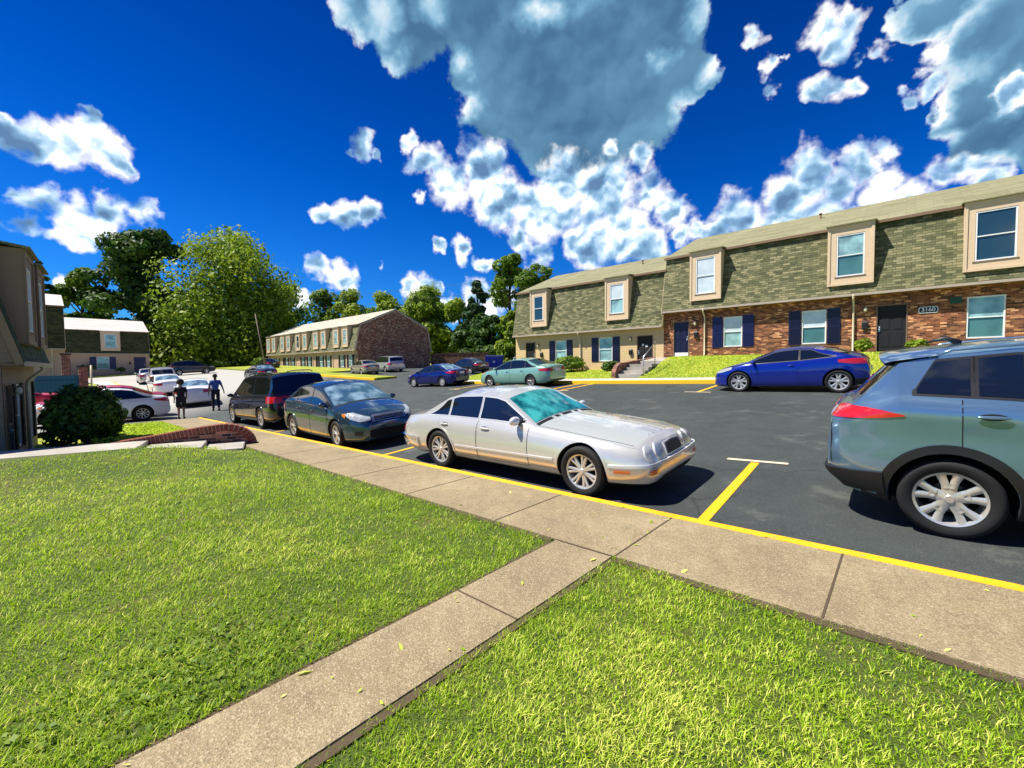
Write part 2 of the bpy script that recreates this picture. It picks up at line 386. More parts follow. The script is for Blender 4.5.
def tree(name, label, cat, x, y, h, w, mat, trunk_h=.3, n=9000, leaf=.38, shape='round', group=None, clumps=26, zb=None, droop=0, bare=.0, base=None):
    z = gz(x, y)-.1 if zb is None else zb
    root = empty(name, (x, y, z)); tag(root, label, cat, group)
    tb = MB(); rt = h*.017+.07
    lean = (random.uniform(-.03, .03)*h, random.uniform(-.03, .03)*h)
    pts = [(0, 0, -.3), (0, 0, h*.02)]+[(lean[0]*t+random.uniform(-.1, .1)*t, lean[1]*t, h*t) for t in (.2, .4, .6, .8, .93)]
    tb.tube(pts, [rt*1.5, rt*1.15, rt, rt*.8, rt*.55, rt*.3, rt*.08], 9)
    cl = []
    for i in range(clumps):
        if shape == 'cone':
            t = (i+.5)/clumps; zc = h*(trunk_h+(1-trunk_h)*t*.97); rr = w/2*(1-t)**.8*.8+.25
            a = i*2.4; cx, cy = rr*.75*math.cos(a), rr*.75*math.sin(a); r = max(.35, rr*.55)
            cl.append(((cx, cy, zc), (r, r, r*.42)))
        else:
            t = random.random() if i > 2 else (.97, .88, .8)[i]; ph = trunk_h+(1-trunk_h)*t
            prof = math.sin(math.pi*min(1, max(.04, (t*.86+.12))))**(.28 if shape == 'broad' else .6)
            a = random.random()*6.28; q = random.random()**.55*w/2*prof*.82
            r = w*random.uniform(.12, .23)*(1.15-.45*t)
            cl.append(((q*math.cos(a), q*math.sin(a), h*ph*.98-r*.45), (r, r, r*random.uniform(.6, .9))))
    for c, r in cl[:14]:
        z0 = max(h*.12, c[2]-h*.16-(abs(c[0])+abs(c[1]))*.35); z0 = min(z0, h*.85)
        f = z0/h; p0 = Vector((lean[0]*f, lean[1]*f, z0)); p2 = Vector(c)
        tb.tube([p0, p0.lerp(p2, .5)+Vector((0, 0, -.04*h*random.random())), p2], [rt*.38, rt*.22, .03], 5)
    tb.build('trunk', M['bark'], root, sharp=None)
    P, N, L = crown_pts(cl, n, droop, .25)
    card_mesh('crown', P, N, leaf, L, mat, 1.7, root)
    return root

def surf(name, x0, x1, y0, y1, off, mat, step=1.0, skirt=.25, fn=None, label=None, kind='structure', corners=None):
    """a sheet over a rectangle (or four corners) that follows the ground"""
    if corners is None: corners = [(x0, y0), (x1, y0), (x1, y1), (x0, y1)]
    a, b, c, d = [Vector(p) for p in corners]
    nx = max(1, int(max((b-a).length, (c-d).length)/step)); ny = max(1, int(max((d-a).length, (c-b).length)/step))
    g = fn or gz; mb = MB(); vs = []
    for j in range(ny+1):
        for i in range(nx+1):
            p = a.lerp(b, i/nx).lerp(d.lerp(c, i/nx), j/ny); vs.append((p.x, p.y, g(p.x, p.y)+off))
    k = nx+1; fs = [(j*k+i, j*k+i+1, (j+1)*k+i+1, (j+1)*k+i) for j in range(ny) for i in range(nx)]
    if skirt:
        ring = [i for i in range(k)]+[j*k+nx for j in range(1, ny+1)]+[ny*k+i for i in range(nx-1, -1, -1)]+[j*k for j in range(ny-1, 0, -1)]
        B = len(vs); vs += [(vs[i][0], vs[i][1], vs[i][2]-skirt) for i in ring]; m = len(ring)
        fs += [(ring[i], B+i, B+(i+1) % m, ring[(i+1) % m]) for i in range(m)]
    mb.add(vs, fs)
    o = mb.build(name, mat, fix=True); o['kind'] = kind
    if label: o['label'] = label
    return o
# ------------------------------------------------------------------ vehicles
def grid_mesh(mb, P, m=0, closed_back=None):
    """P[j][i] of Vector/None -> grid of faces, with a thin edge pulled back by closed_back (normal list)"""
    nv = len(P); nu = len(P[0]); b = len(mb.v)
    for row in P:
        for p in row: mb.v.append(tuple(p))
    for j in range(nv-1):
        for i in range(nu-1):
            mb.f.append((b+j*nu+i, b+j*nu+i+1, b+(j+1)*nu+i+1, b+(j+1)*nu+i)); mb.m.append(m); mb.sm.append(True)
    if closed_back:
        ring = [(0, i) for i in range(nu)]+[(j, nu-1) for j in range(1, nv)]+[(nv-1, i) for i in range(nu-2, -1, -1)]+[(j, 0) for j in range(nv-2, 0, -1)]
        B = len(mb.v)
        for j, i in ring: mb.v.append(tuple(closed_back[j][i]))
        k = len(ring)
        for q in range(k):
            a = ring[q]; c = ring[(q+1) % k]
            mb.f.append((b+a[0]*nu+a[1], B+q, B+(q+1) % k, b+c[0]*nu+c[1])); mb.m.append(m); mb.sm.append(False)

class Body:
    """parametric car body; s runs from the nose (0) to the tail (L), local x = X0 - s, left is +y"""
    def __init__(b, S):
        b.S = S; b.L = S['L']; b.W = S['W']/2; b.wb = S['wb']; b.fo = S['fo']; b.tr = S['tr']
        b.X0 = b.fo+b.wb/2
        b.top = lambda s: lerp(s, *zip(*S['top'])); b.belt_ = lambda s: lerp(s, *zip(*S['belt'])); b.bot = lambda s: lerp(s, *zip(*S['bot']))
        b.crown = S.get('crown', .06); b.tum = S.get('tum', .32)
        b.prof = S.get('prof', [(0, .90), (.06, .955), (.2, .985), (.45, 1.0), (.7, .992), (.88, .965), (1, .925)])
        b.e0, b.e1 = S.get('e', (.75, .6)); b.n0, b.n1 = S.get('nose', (.66, .74))
    def plan(b, s):
        w = b.W
        if s < b.e0: w *= b.n0+(1-b.n0)*math.sqrt(max(0, 1-(1-s/b.e0)**2))
        if b.L-s < b.e1: w *= b.n1+(1-b.n1)*math.sqrt(max(0, 1-(1-(b.L-s)/b.e1)**2))
        return w
    def edge(b, s):
        """z of belt, y and z of roof edge, crown"""
        zt = b.top(s); zb = min(b.belt_(s), zt-.012); cr = min(b.crown, zt-zb); g = zt-zb-cr; yb = b.plan(s)*b.prof[-1][1]
        return zb, yb-.015-b.tum*g, zb+g, cr, yb
    def ring(b, s):
        zb, ye, ze, cr, yb = b.edge(s); z0 = min(b.bot(s), zb-.03); w = b.plan(s); pts = [(0, z0), (w*.5, z0)]
        for f in (0, .04, .1, .2, .32, .45, .58, .7, .8, .88, .95, 1): pts.append((w*lerp(f, *zip(*b.prof)), z0+(zb-z0)*f))
        for t in (.08, .4, .7, 1): pts.append((yb-.015*min(1, t*4)+(ye-yb+.015)*t, zb+(ze-zb)*t+ (.004 if t == .08 else 0)))
        for t in (.06, .16, .32, .5, .7, .85, 1): y = ye*(1-t); pts.append((y, ze+cr*(1-(y/ye)**2.2) if ye > 0 else ze))
        return pts
    def mesh(b):
        L = b.L; ss = {0, .012, .03, .06, .1, .15, .21, .28, .36}
        ss |= {L-q for q in (0, .012, .03, .06, .1, .15, .21, .28, .36)}
        q = .44
        while q < L-.4: ss.add(round(q, 3)); q += .075
        ss |= {p[0] for p in b.S['top']}
        ss = sorted(ss); o = [ss[0]]
        for s in ss[1:]:
            if s-o[-1] > .009: o.append(s)
        vs = []; fs = []; K = None
        for s in o:
            h = b.ring(s); x = b.X0-s
            # bulge of the nose and tail: low and high points fall back
            full = [(y, z) for y, z in h]+[(-y, z) for y, z in h[-2:0:-1]]
            K = len(full)
            for y, z in full: vs.append((x, y, z))
        n = len(o)
        for i in range(n-1):
            for j in range(K): fs.append((i*K+j, i*K+(j+1) % K, (i+1)*K+(j+1) % K, (i+1)*K+j))
        fs.append(tuple(range(K))); fs.append(tuple(range(n*K-1, (n-1)*K-1, -1)))
        return vs, fs
def boolean_cut(o, cutters):
    for c in cutters:
        md = o.modifiers.new('cut', 'BOOLEAN'); md.operation = 'DIFFERENCE'; md.solver = 'EXACT'; md.object = c
    dg = bpy.context.evaluated_depsgraph_get(); dg.update()
    me = bpy.data.meshes.new_from_object(o.evaluated_get(dg)); o.modifiers.clear()
    old = o.data; o.data = me; bpy.data.meshes.remove(old)
    for c in cutters: m = c.data; bpy.data.objects.remove(c); bpy.data.meshes.remove(m)

def make_wheel(root, x, side, y, tr, tw, style, rimR):
    """wheel > tyre, rim; outward direction is side*y"""
    rz = 0 if side > 0 else math.pi
    hub = MB(); hub.lathe_y([(0, -tw*.1), (rimR*.55, -tw*.1), (rimR*.55, tw*.05), (rimR*.2, tw*.12), (0, tw*.14)], 20)
    w = hub.build('wheel', M['alloyD'], root, sharp=40); w.location = (x, y, tr); w.rotation_euler = (0, 0, rz)
    t = MB(); a = tr; t.lathe_y([(rimR*.97, -tw/2*.8), (a*.93, -tw/2), (a*.985, -tw/2*.8), (a, -tw*.3), (a, tw*.3), (a*.985, tw/2*.8), (a*.93, tw/2), (a*.86, tw/2+.004), (rimR*1.06, tw/2*.92), (rimR*.97, tw/2*.78)], 44)
    t.build('tyre', M['rubber'], w, sharp=50)
    r = MB(); r.lathe_y([(rimR*.86, -tw*.4), (rimR*.90, tw*.1), (rimR*.92, tw*.40), (rimR*1.0, tw*.44), (rimR*1.0, tw*.36), (rimR*.96, -tw*.4)], 40)
    r.lathe_y([(0, tw*.40), (rimR*.13, tw*.40), (rimR*.18, tw*.34), (rimR*.18, tw*.2), (0, tw*.2)], 18)
    def spoke(a0, w0, a1, w1, r0=.12, r1=.93, z0=.36, z1=.40):
        vs = []
        for (rr, aa, ww, zz) in ((r0, a0, w0, z0), ((r0+r1)/2, (a0+a1)/2, (w0+w1)/2, (z0+z1)/2-.035), (r1, a1, w1, z1)):
            c, s_ = math.cos(aa), math.sin(aa); px, pz = rimR*rr*c, rimR*rr*s_
            for sg, dz in ((-1, -.16), (-1, -.02), (-.45, 0), (.45, 0), (1, -.02), (1, -.16)):
                vs.append((px-s_*sg*ww*rimR/2, tw*(zz+dz*(.9 if dz < -.1 else 1.6)), pz+c*sg*ww*rimR/2))
        fs = []
        for k in range(2):
            for j in range(5): fs.append((k*6+j, k*6+j+1, k*6+6+j+1, k*6+6+j))
        r.add(vs, fs, 0, False)
    if style == 'fork':        # five forked spokes
        for k in range(5):
            a0 = k*2*math.pi/5+math.pi/2
            spoke(a0, .40, a0+.10, .34, .10, .56, .38, .37); spoke(a0, .40, a0-.10, .34, .10, .56, .38, .37)
            spoke(a0+.19, .20, a0+.26, .28, .40, .95, .375, .41); spoke(a0-.19, .20, a0-.26, .28, .40, .95, .375, .41)
    elif style == 'seven':
        for k in range(7):
            a0 = k*2*math.pi/7; spoke(a0+.11, .17, a0+.15, .15); spoke(a0-.11, .17, a0-.15, .15)
            spoke(a0-.16, .10, a0+.16, .10, .86, .93, .38, .4)
    elif style == 'ten':
        for k in range(5):
            a0 = k*2*math.pi/5+.3; spoke(a0+.10, .10, a0+.20, .10); spoke(a0-.10, .10, a0-.20, .10)
    elif style == 'disc':
        r.lathe_y([(rimR*.93, tw*.34), (rimR*.6, tw*.42), (rimR*.3, tw*.36), (0, tw*.38)], 30)
        for k in range(8):
            a0 = k*math.pi/4; r.ball((rimR*.72*math.cos(a0), tw*.385, rimR*.72*math.sin(a0)), (.026, .008, .026), 1, 8, 5)
    else:
        for k in range(9):
            a0 = k*2*math.pi/9; spoke(a0, .14, a0, .17)
    r.build('rim', [M['alloy'], M['void']], w, sharp=35)
    return w

def make_car(name, label, S, x, y, heading, col, group=None, cat='car', steer=0, zoff=-.05, detail=1, body_done=None):
    B = Body(S); rz = heading
    z0 = 0
    # sit on the slope of the ground
    fx, fy = math.cos(rz), math.sin(rz); hb = B.wb/2; hw = B.W*.85
    zf = gz(x+fx*hb, y+fy*hb); zr = gz(x-fx*hb, y-fy*hb); zl = gz(x-fy*hw, y+fx*hw); zrr = gz(x+fy*hw, y-fx*hw)
    X = Vector((fx, fy, (zf-zr)/B.wb)).normalized(); Y = Vector((-fy, fx, (zl-zrr)/(2*hw))).normalized(); Z = X.cross(Y).normalized(); Y = Z.cross(X)
    root = empty(name, (x, y, (zf+zr)/2+zoff)); root.rotation_euler = Matrix((X, Y, Z)).transposed().to_euler()
    tag(root, label, cat, group)
    vs, fs = B.mesh(); bvh = BVHTree.FromPolygons([Vector(v) for v in vs], fs, epsilon=0)
    mb = MB(); mb.add(vs, fs, 0, True)
    body = mb.build('body', [col, M['void'], M['clad']], None)
    # which faces are dark underside or plastic
    zc = S.get('cladz', 0)
    tr = B.tr; ar = tr+S.get('arch', .055); xf = B.wb/2; xr = -B.wb/2
    cut = []
    for cx in (xf, xr):
        for sd in (1, -1):
            c = MB(); prof = [(0, 0), (ar, 0), (ar, .62), (0, .62)]; n = 40; v = []; f = []
            ya, yb = B.W-.30, B.W+.3
            for k in range(n):
                q = 2*math.pi*k/n
                px = cx+ar*math.cos(q)*(S.get('archx', 1.0)); pz = tr+ar*math.sin(q)
                v += [(px, sd*ya, pz), (px, sd*yb, pz)]
            for k in range(n): k2 = (k+1) % n; f.append((2*k, 2*k+1, 2*k2+1, 2*k2))
            f.append(tuple(range(0, 2*n, 2))); f.append(tuple(range(2*n-1, 0, -2)))
            c.add(v, f, 0); co = c.build('cutter', M['void'], None); cut.append(co)
    boolean_cut(body, cut); body.parent = root
    me = body.data
    names = [q.name for q in me.materials]
    vi = names.index('void_black') if 'void_black' in names else 1
    W_in = B.W-.29
    for p in me.polygons:
        c = p.center
        if p.normal.z < -.7 and c.z < S['bot'][2][1]+.06: p.material_index = vi; p.use_smooth = False
        elif zc and c.z < zc-.02 and names[p.material_index] != 'void_black': p.material_index = names.index('grey_black_cladding') if 'grey_black_cladding' in names else vi
        if abs(c.y) < B.W+.02:
            for cx in (xf, xr):
                d = math.hypot((c.x-cx), c.z-tr)
                if d < ar+.004 and c.z < tr+ar and abs(p.normal.y) < .9 and (p.normal.x*(c.x-cx)+p.normal.z*(c.z-tr)) < 0: p.material_index = vi; p.use_smooth = False
                if d < ar and abs(abs(c.y)-(B.W-.30)) < .01: p.material_index = vi; p.use_smooth = False
    me.set_sharp_from_angle(angle=R(32))

    def patch(nm, fn, nu, nv, off, mat, parent, thick=None, extra=None):
        """fn(u, v) -> ray origin, direction ; builds a shell lying `off` above the body"""
        H = [[None]*(nu+1) for _ in range(nv+1)]; NN = [[None]*(nu+1) for _ in range(nv+1)]
        for j in range(nv+1):
            for i in range(nu+1):
                o, d = fn(i/nu, j/nv); h = bvh.ray_cast(Vector(o), Vector(d).normalized())
                if h[0] is not None:
                    nrm = h[1] if h[1].dot(Vector(d)) < 0 else -h[1]
                    H[j][i] = h[0]; NN[j][i] = nrm
        last = None
        for j in range(nv+1):
            for i in list(range(nu+1)):
                if H[j][i] is None:
                    c = [(abs(a-i)+abs(bb-j), a, bb) for bb in range(nv+1) for a in range(nu+1) if H[bb][a] is not None]
                    if not c: return None
                    _, a, bb = min(c); H[j][i] = H[bb][a].copy(); NN[j][i] = NN[bb][a].copy()
        # smooth normals
        NS = [[None]*(nu+1) for _ in range(nv+1)]
        for j in range(nv+1):
            for i in range(nu+1):
                a = Vector()
                for dj in (-1, 0, 1):
                    for di in (-1, 0, 1):
                        if 0 <= j+dj <= nv and 0 <= i+di <= nu: a += NN[j+dj][i+di]
                NS[j][i] = a.normalized()
        P = [[H[j][i]+NS[j][i]*off for i in range(nu+1)] for j in range(nv+1)]
        Q = [[H[j][i]-NS[j][i]*.004 for i in range(nu+1)] for j in range(nv+1)]
        m2 = MB(); grid_mesh(m2, P, 0, Q)
        if extra: extra(m2, H, NS)
        return m2.build(nm, mat if isinstance(mat, list) else [mat], parent, sharp=35)
    def side_fn(lo, hi, s0, s1, sd, vert=False):
        def fn(u, v):
            s = s0+(s1-s0)*u; a, c = lo(s), hi(s); z = a+(c-a)*v
            return (B.X0-s, sd*2.5, z), (0, -sd, 0)
        return fn
    def rad_fn(cx, th0, th1, lo, hi, front=True):
        def fn(u, v):
            th = th0+(th1-th0)*u; z = lo(u)+(hi(u)-lo(u))*v; k = 1 if front else -1
            d = Vector((k*math.cos(R(th)), math.sin(R(th)), 0)); o = Vector((cx, 0, z))+d*4
            return o, -d
        return fn
    # ---- windscreen and rear window
    sc, sh, srt, srb = S['glass']        # cowl, header, rear top, rear base
    def top_fn(s0, s1, ins):
        def fn(u, v):
            s = s0+(s1-s0)*v; zb, ye, ze, cr, yb = B.edge(s); y = (2*u-1)*(ye-ins)
            return (B.X0-s, y, 4), (0, 0, -1)
        return fn
    patch('windshield', top_fn(sc+.03, sh-.02, .055), 20, 12, .003, S.get('wsmat', M['glass']), root)
    if S.get('hatch'):
        def hf(u, v):
            z0_, z1_ = S['hatch']; z = z0_+(z1_-z0_)*v
            s = lerp(z, [B.top(srb), B.top(srt)], [srb, srt]); zb, ye, ze, cr, yb = B.edge(s); y = (2*u-1)*(ye-.09)
            return (B.X0-B.L-3, y, z), (1, 0, 0)
        patch('rear_window', hf, 18, 8, .004, S.get('rwmat', M['glass']), root)
    else: patch('rear_window', top_fn(srb-.03, srt+.02, .06), 18, 10, .003, S.get('rwmat', M['glass']), root)
    for sg in (1, -1):
        def hseam(u, v, sg=sg):
            s = .22+(sc-.24)*u; return (B.X0-s, sg*(B.plan(s)*B.prof[-1][1]-.075)+(v-.5)*.008, 4), (0, 0, -1)
        patch('bonnet_seam', hseam, 40, 1, .0018, M['void'], root)
    def cowl(u, v):
        s = sc-.035+.05*v; return (B.X0-s, (2*u-1)*(B.plan(s)*.80), 4), (0, 0, -1)
    patch('wiper_cowl', cowl, 20, 2, .004, M['black'], root)
    # ---- side glass
    wlo = lambda s: B.edge(s)[0]+.035
    cp0, cp1 = S['cp']                   # quarter-pillar line: s at roof, s at belt
    ap0, ap1 = S.get('ap', (sc+.3, sc+.3))
    def whi(s):
        zb, ye, ze, cr, yb = B.edge(s); h = ze-.035; lo = wlo(s)
        if s > cp0 and cp1 > cp0: h = min(h, lerp(s, [cp0, cp1], [h, lo]))
        return max(h, lo+.004)
    sa = next((q/100 for q in range(int(sc*100), int(sh*100)+60) if B.edge(q/100)[2]-.035 > wlo(q/100)+.03), sc+.3)+S.get('wfront', .02)
    sb = min(cp1-.02, S.get('wend', 99)); pill = S['pill']
    cuts = [sa]+[q for p in pill for q in (p-.025, p+.025)]+[sb]
    zs = S.get('sill', .30)
    def arch_lo(s, base):
        xx = B.X0-s; v = base
        for cx in (xf, xr):
            d = abs(xx-cx)
            if d < ar+.05: v = max(v, tr+math.sqrt(max(0, (ar+.05)**2-d*d)))
        return v
    doors = S['doors']
    for sd in (1, -1):
        dobj = []
        for (d0, d1) in doors:
            lo = lambda s: arch_lo(s, zs); hi = lambda s: B.edge(s)[0]-.004
            def seam(m2, H, NS):
                nv = len(H)-1; nu = len(H[0])-1
            fnn = side_fn(lo, hi, d0, d1, sd)
            # dark gap behind the panel, then the panel
            def extra(m2, H, NS, d0=d0, d1=d1):
                nv = len(H)-1; nu = len(H[0])-1; P = []
                for j in range(nv+1):
                    row = []
                    for i in range(nu+1):
                        p = H[j][i].copy(); e = .008
                        if i == 0: p.x += e
                        if i == nu: p.x -= e
                        if j == 0: p.z -= e
                        row.append(p+NS[j][i]*.0012)
                    P.append(row)
                grid_mesh(m2, P, 1)
            d = patch('door', fnn, 16, 12, .0042, [col, M['void']], root, extra=extra); dobj.append((d0, d1, d))
            if d is not None:
                hx = d1-.17; zz = B.edge(hx)[0]-S.get('handle', .11); h = bvh.ray_cast(Vector((B.X0-hx, sd*2.5, zz)), Vector((0, -sd, 0)))
                if h[0]:
                    m2 = MB(); m2.ball((B.X0-hx, h[0].y+sd*.022, zz), (.10, .014, .016), 0, 14, 8); m2.ball((B.X0-hx, h[0].y+sd*.004, zz), (.085, .006, .03), 1, 14, 6)
                    m2.build('door_handle', [S.get('handlemat', col), M['void']], d)
        for k in range(0, len(cuts)-1, 2):
            s0, s1 = cuts[k], cuts[k+1]
            if s1-s0 < .08: continue
            par = root
            for d0, d1, d in dobj:
                if d0-.15 <= (s0+s1)/2 <= d1+.1 and d is not None: par = d; break
            g = patch('window', side_fn(wlo, whi, s0, s1, sd), 18, 6, .006, S.get('sidemat', M['glass']), par)
            if g is not None:
                fr = patch('window_frame', side_fn(lambda s: wlo(s)-S.get('fmar', .022), lambda s: whi(s)+S.get('fmar', .022), s0-S.get('fmar', .03), s1+S.get('fmar', .03), sd), 18, 6, .003, S.get('framemat', M['black']), g)
        # mirror
        ms = sa+.10; zb, ye, ze, cr, yb = B.edge(ms)
        m2 = MB(); m2.ball((B.X0-ms, sd*(yb+.085), zb+.075), (.055, .105, .065), 0, 14, 9); m2.tube([(B.X0-ms, sd*(yb-.03), zb+.02), (B.X0-ms, sd*(yb+.05), zb+.05)], .025, 6, 1)
        m2.build('mirror', [S.get('mirmat', col), M['black']], root)
        # lower rub strip
        if S.get('strip'):
            zz, mt = S['strip']
            patch('side_strip', side_fn(lambda s: zz, lambda s: zz+.028, B.fo+ar+.06, B.L-(B.L-B.fo-B.wb)-ar-.06, sd), 30, 1, .012, mt, root)
        if S.get('skirt'):
            patch('sill', side_fn(lambda s: B.bot(s)+.01, lambda s: S['skirt'], B.fo+ar, B.fo+B.wb-ar, sd), 20, 3, .010, S.get('skirtmat', M['clad']), root)
        if S.get('flare'):
            fw = S['flare']
            for cx in (xf, xr):
                def ff(u, v, cx=cx):
                    a = R(-14+208*u); rr = ar+.0015+(fw)*v; zz = tr+rr*math.sin(a)
                    return (cx+rr*math.cos(a), sd*2.5, max(zz, B.bot(1.5)+.02)), (0, -sd, 0)
                patch('arch_flare', ff, 36, 2, .016, M['clad'], root)
        elif S.get('lip', 1):
            for cx in (xf, xr):
                def ff(u, v, cx=cx):
                    a = R(2+176*u); rr = ar+.001+.028*v
                    return (cx+rr*math.cos(a), sd*2.5, tr+rr*math.sin(a)), (0, -sd, 0)
                patch('arch_lip', ff, 30, 1, .009, S.get('lipmat', col), root)
        for cx, st in ((xf, steer), (xr, 0)):
            w = make_wheel(root, cx, sd, sd*(B.W-.115), tr, .21, S.get('wheel', 'multi'), tr*S.get('rim', .66))
            w.rotation_euler.z += st
    # ---- lamps and trim given as radial patches
    cf = B.X0-1.0; cb = B.X0-B.L+1.0
    for (nm, front, th0, th1, lo, hi, off, mat, mir) in S['lamps']:
        if nm.endswith('bumper') or nm.endswith('bumper_trim'):
            over = B.fo if front else B.L-B.fo-B.wb
            lim = math.degrees(math.atan2(B.W*.98, 1.0-(over-ar-.035))); th0, th1 = -min(abs(th0), lim), min(abs(th1), lim)
        for sg in ((1, -1) if mir else (1,)):
            lo_ = (lambda u, lo=lo: lerp(u, np.linspace(0, 1, len(lo)), lo)); hi_ = (lambda u, hi=hi: lerp(u, np.linspace(0, 1, len(hi)), hi))
            patch(nm, rad_fn(cf if front else cb, th0*sg, th1*sg, lo_, hi_, front), 18 if abs(th1-th0) < 60 else 40, 6, off, mat if mat is not None else col, root)
    for fn in S.get('more', []): fn(B, bvh, root, col, patch, rad_fn, side_fn)
    return root

def disc_patch(patch, cf, th, z, r, off, mat, name, root, k=1, squash=1.0):
    def fn(u, v):
        a = 2*math.pi*u; rr = r*(.02+.98*v); t = th+math.degrees(rr*math.cos(a)/1.15*squash); zz = z+rr*math.sin(a)
        d = Vector((k*math.cos(R(t)), math.sin(R(t)), 0)); return Vector((cf, 0, zz))+d*4, -d
    return patch(name, fn, 20, 3, off, mat, root)

def scale_spec(S, L=1, W=1, H=1, **kw):
    T = dict(S); 
    for k in ('top', 'belt', 'bot'): T[k] = [(a*L, b*H) for a, b in S[k]]
    for k in ('L', 'wb', 'fo'): T[k] = S[k]*L
    T['W'] = S['W']*W
    for k in ('glass', 'cp', 'pill'): T[k] = tuple(q*L for q in S[k])
    T['doors'] = [(a*L, b*L) for a, b in S['doors']]
    T.update(kw); return T

# --- long low classic saloon
def classic_extra(B, bvh, root, col, patch, rad_fn, side_fn):
    cf = B.X0-1.0
    for sg in (1, -1):
        for th, r in ((23.5, .080), (33.5, .070)):
            h = disc_patch(patch, cf, sg*th, .585, r+.008, .010, M['brightwork'], 'headlight', root)
            if h: disc_patch(patch, cf, sg*th, .585, r, .020, M['headlight'], 'lens', h)
    # bonnet ribs
    for y0 in (.16, .33, -.16, -.33):
        def fn(u, v, y0=y0):
            s = .22+1.45*u; return (B.X0-s, y0*(.72+.28*u)+(v-.5)*.07, 3), (0, 0, -1)
        patch('bonnet_rib', fn, 24, 4, .0045, col, root)
    def sr(u, v): return (B.X0-(2.72+.55*v), (u-.5)*.78, 3), (0, 0, -1)
    patch('sunroof', sr, 8, 6, .003, col, root)
CLASSIC = dict(L=5.02, W=1.80, wb=2.87, fo=.86, tr=.325, arch=.045, crown=.07, tum=.42, e=(.62, .70), nose=(.70, .70),
    top=[(0,.50),(.03,.60),(.07,.675),(.16,.725),(.45,.775),(1.0,.835),(1.64,.905),(1.84,1.02),(2.30,1.265),(2.48,1.305),(2.85,1.33),(3.35,1.315),(3.62,1.26),(4.22,.985),(4.32,.965),(4.75,.91),(4.93,.84),(5.02,.70)],
    belt=[(0,.45),(.03,.53),(.1,.62),(.45,.70),(1.0,.765),(1.75,.83),(2.4,.86),(3.6,.88),(4.3,.87),(4.75,.80),(4.93,.73),(5.02,.60)],
    bot=[(0,.30),(.06,.22),(.5,.19),(4.5,.21),(4.9,.26),(5.02,.36)], prof=[(0,.86),(.06,.93),(.2,.975),(.42,1.0),(.62,.995),(.8,.965),(.92,.93),(1,.885)],
    glass=(1.66, 2.30, 3.60, 4.22), cp=(3.66, 4.08), pill=(2.78, 3.52), doors=[(1.74, 2.76), (2.79, 3.74)], fmar=.012, sill=.29, handle=.10, wheel='seven', rim=.69,
    framemat=M['brightwork'], handlemat=M['brightwork'], mirmat=M['brightwork'], wsmat=M['sunshade'], strip=(.43, M['brightwork']), lip=1,
    lamps=[('bumper', True, -72, 72, [.27]*2, [.47]*2, .035, None, False), ('bumper_trim', True, -66, 66, [.445]*2, [.475]*2, .045, M['brightwork'], False),
           ('grille', True, -14, 14, [.49]*2, [.645,.662,.645], .012, M['brightwork'], False), ('grille_mesh', True, -12.3, 12.3, [.505]*2, [.63,.646,.63], .017, M['alloyD'], False),
           ('air_intake', True, -24, 24, [.245]*2, [.305]*2, .042, M['void'], False), ('side_marker', True, 46, 55, [.385]*2, [.42]*2, .042, M['amber'], True),
           ('fog_lamp', True, 29, 36, [.36]*2, [.41]*2, .042, M['amber'], True),
           ('rear_bumper', False, -72, 72, [.30]*2, [.50]*2, .03, None, False), ('rear_bumper_trim', False, -70, 70, [.47]*2, [.50]*2, .038, M['chrome'], False),
           ('tail_light', False, 16, 44, [.56]*2, [.70]*2, .008, M['taillight'], True), ('licence_plate', False, -10, 10, [.52]*2, [.66]*2, .01, M['plate'], False)],
    more=[classic_extra])
# --- modern saloon
SEDAN = dict(L=4.62, W=1.76, wb=2.70, fo=.93, tr=.32, crown=.07, tum=.36, e=(.95, .7), nose=(.50, .66), arch=.05,
    top=[(0,.52),(.02,.62),(.08,.72),(.2,.79),(.5,.875),(.95,.96),(1.12,.985),(1.30,1.08),(2.02,1.40),(2.25,1.455),(2.6,1.485),(3.0,1.475),(3.35,1.42),(4.02,1.14),(4.12,1.12),(4.42,1.10),(4.56,1.04),(4.62,.86)],
    belt=[(0,.46),(.02,.54),(.1,.62),(.3,.71),(.9,.85),(1.3,.90),(2.6,.955),(3.9,1.0),(4.2,1.0),(4.5,.96),(4.62,.72)],
    bot=[(0,.28),(.06,.19),(.5,.17),(4.2,.19),(4.5,.26),(4.62,.36)], glass=(1.13, 2.02, 3.36, 4.04), cp=(3.35, 3.95), pill=(2.36, 3.28), doors=[(1.35, 2.34), (2.37, 3.25)], sill=.26, wheel='ten',
    lamps=[('headlight', True, 25, 62, [.64,.62,.68,.78], [.70,.76,.81,.80], .008, M['headlight'], True), ('turn_lamp', True, 59, 66, [.70,.76], [.79,.79], .011, M['amber'], True),
           ('grille', True, -23, 23, [.60,.55,.55,.60], [.735,.745,.745,.735], .008, M['dullchrome'], False), ('grille_slot', True, -20, 20, [.575]*2, [.60]*2, .013, M['void'], False), ('grille_slot', True, -21, 21, [.622]*2, [.647]*2, .013, M['void'], False), ('grille_slot', True, -21, 21, [.668]*2, [.70]*2, .013, M['void'], False),
           ('bumper', True, -74, 74, [.24]*2, [.50]*2, .014, None, False), ('air_intake', True, -27, 27, [.27]*2, [.43]*2, .020, M['void'], False), ('fog_lamp', True, 34, 44, [.33]*2, [.42]*2, .020, M['black'], True),
           ('rear_bumper', False, -74, 74, [.30]*2, [.56]*2, .016, None, False), ('tail_light', False, 22, 62, [.76,.78,.84], [.93,.94,.90], .008, M['taillight'], True), ('licence_plate', False, -11, 11, [.74]*2, [.88]*2, .01, M['plate'], False)])
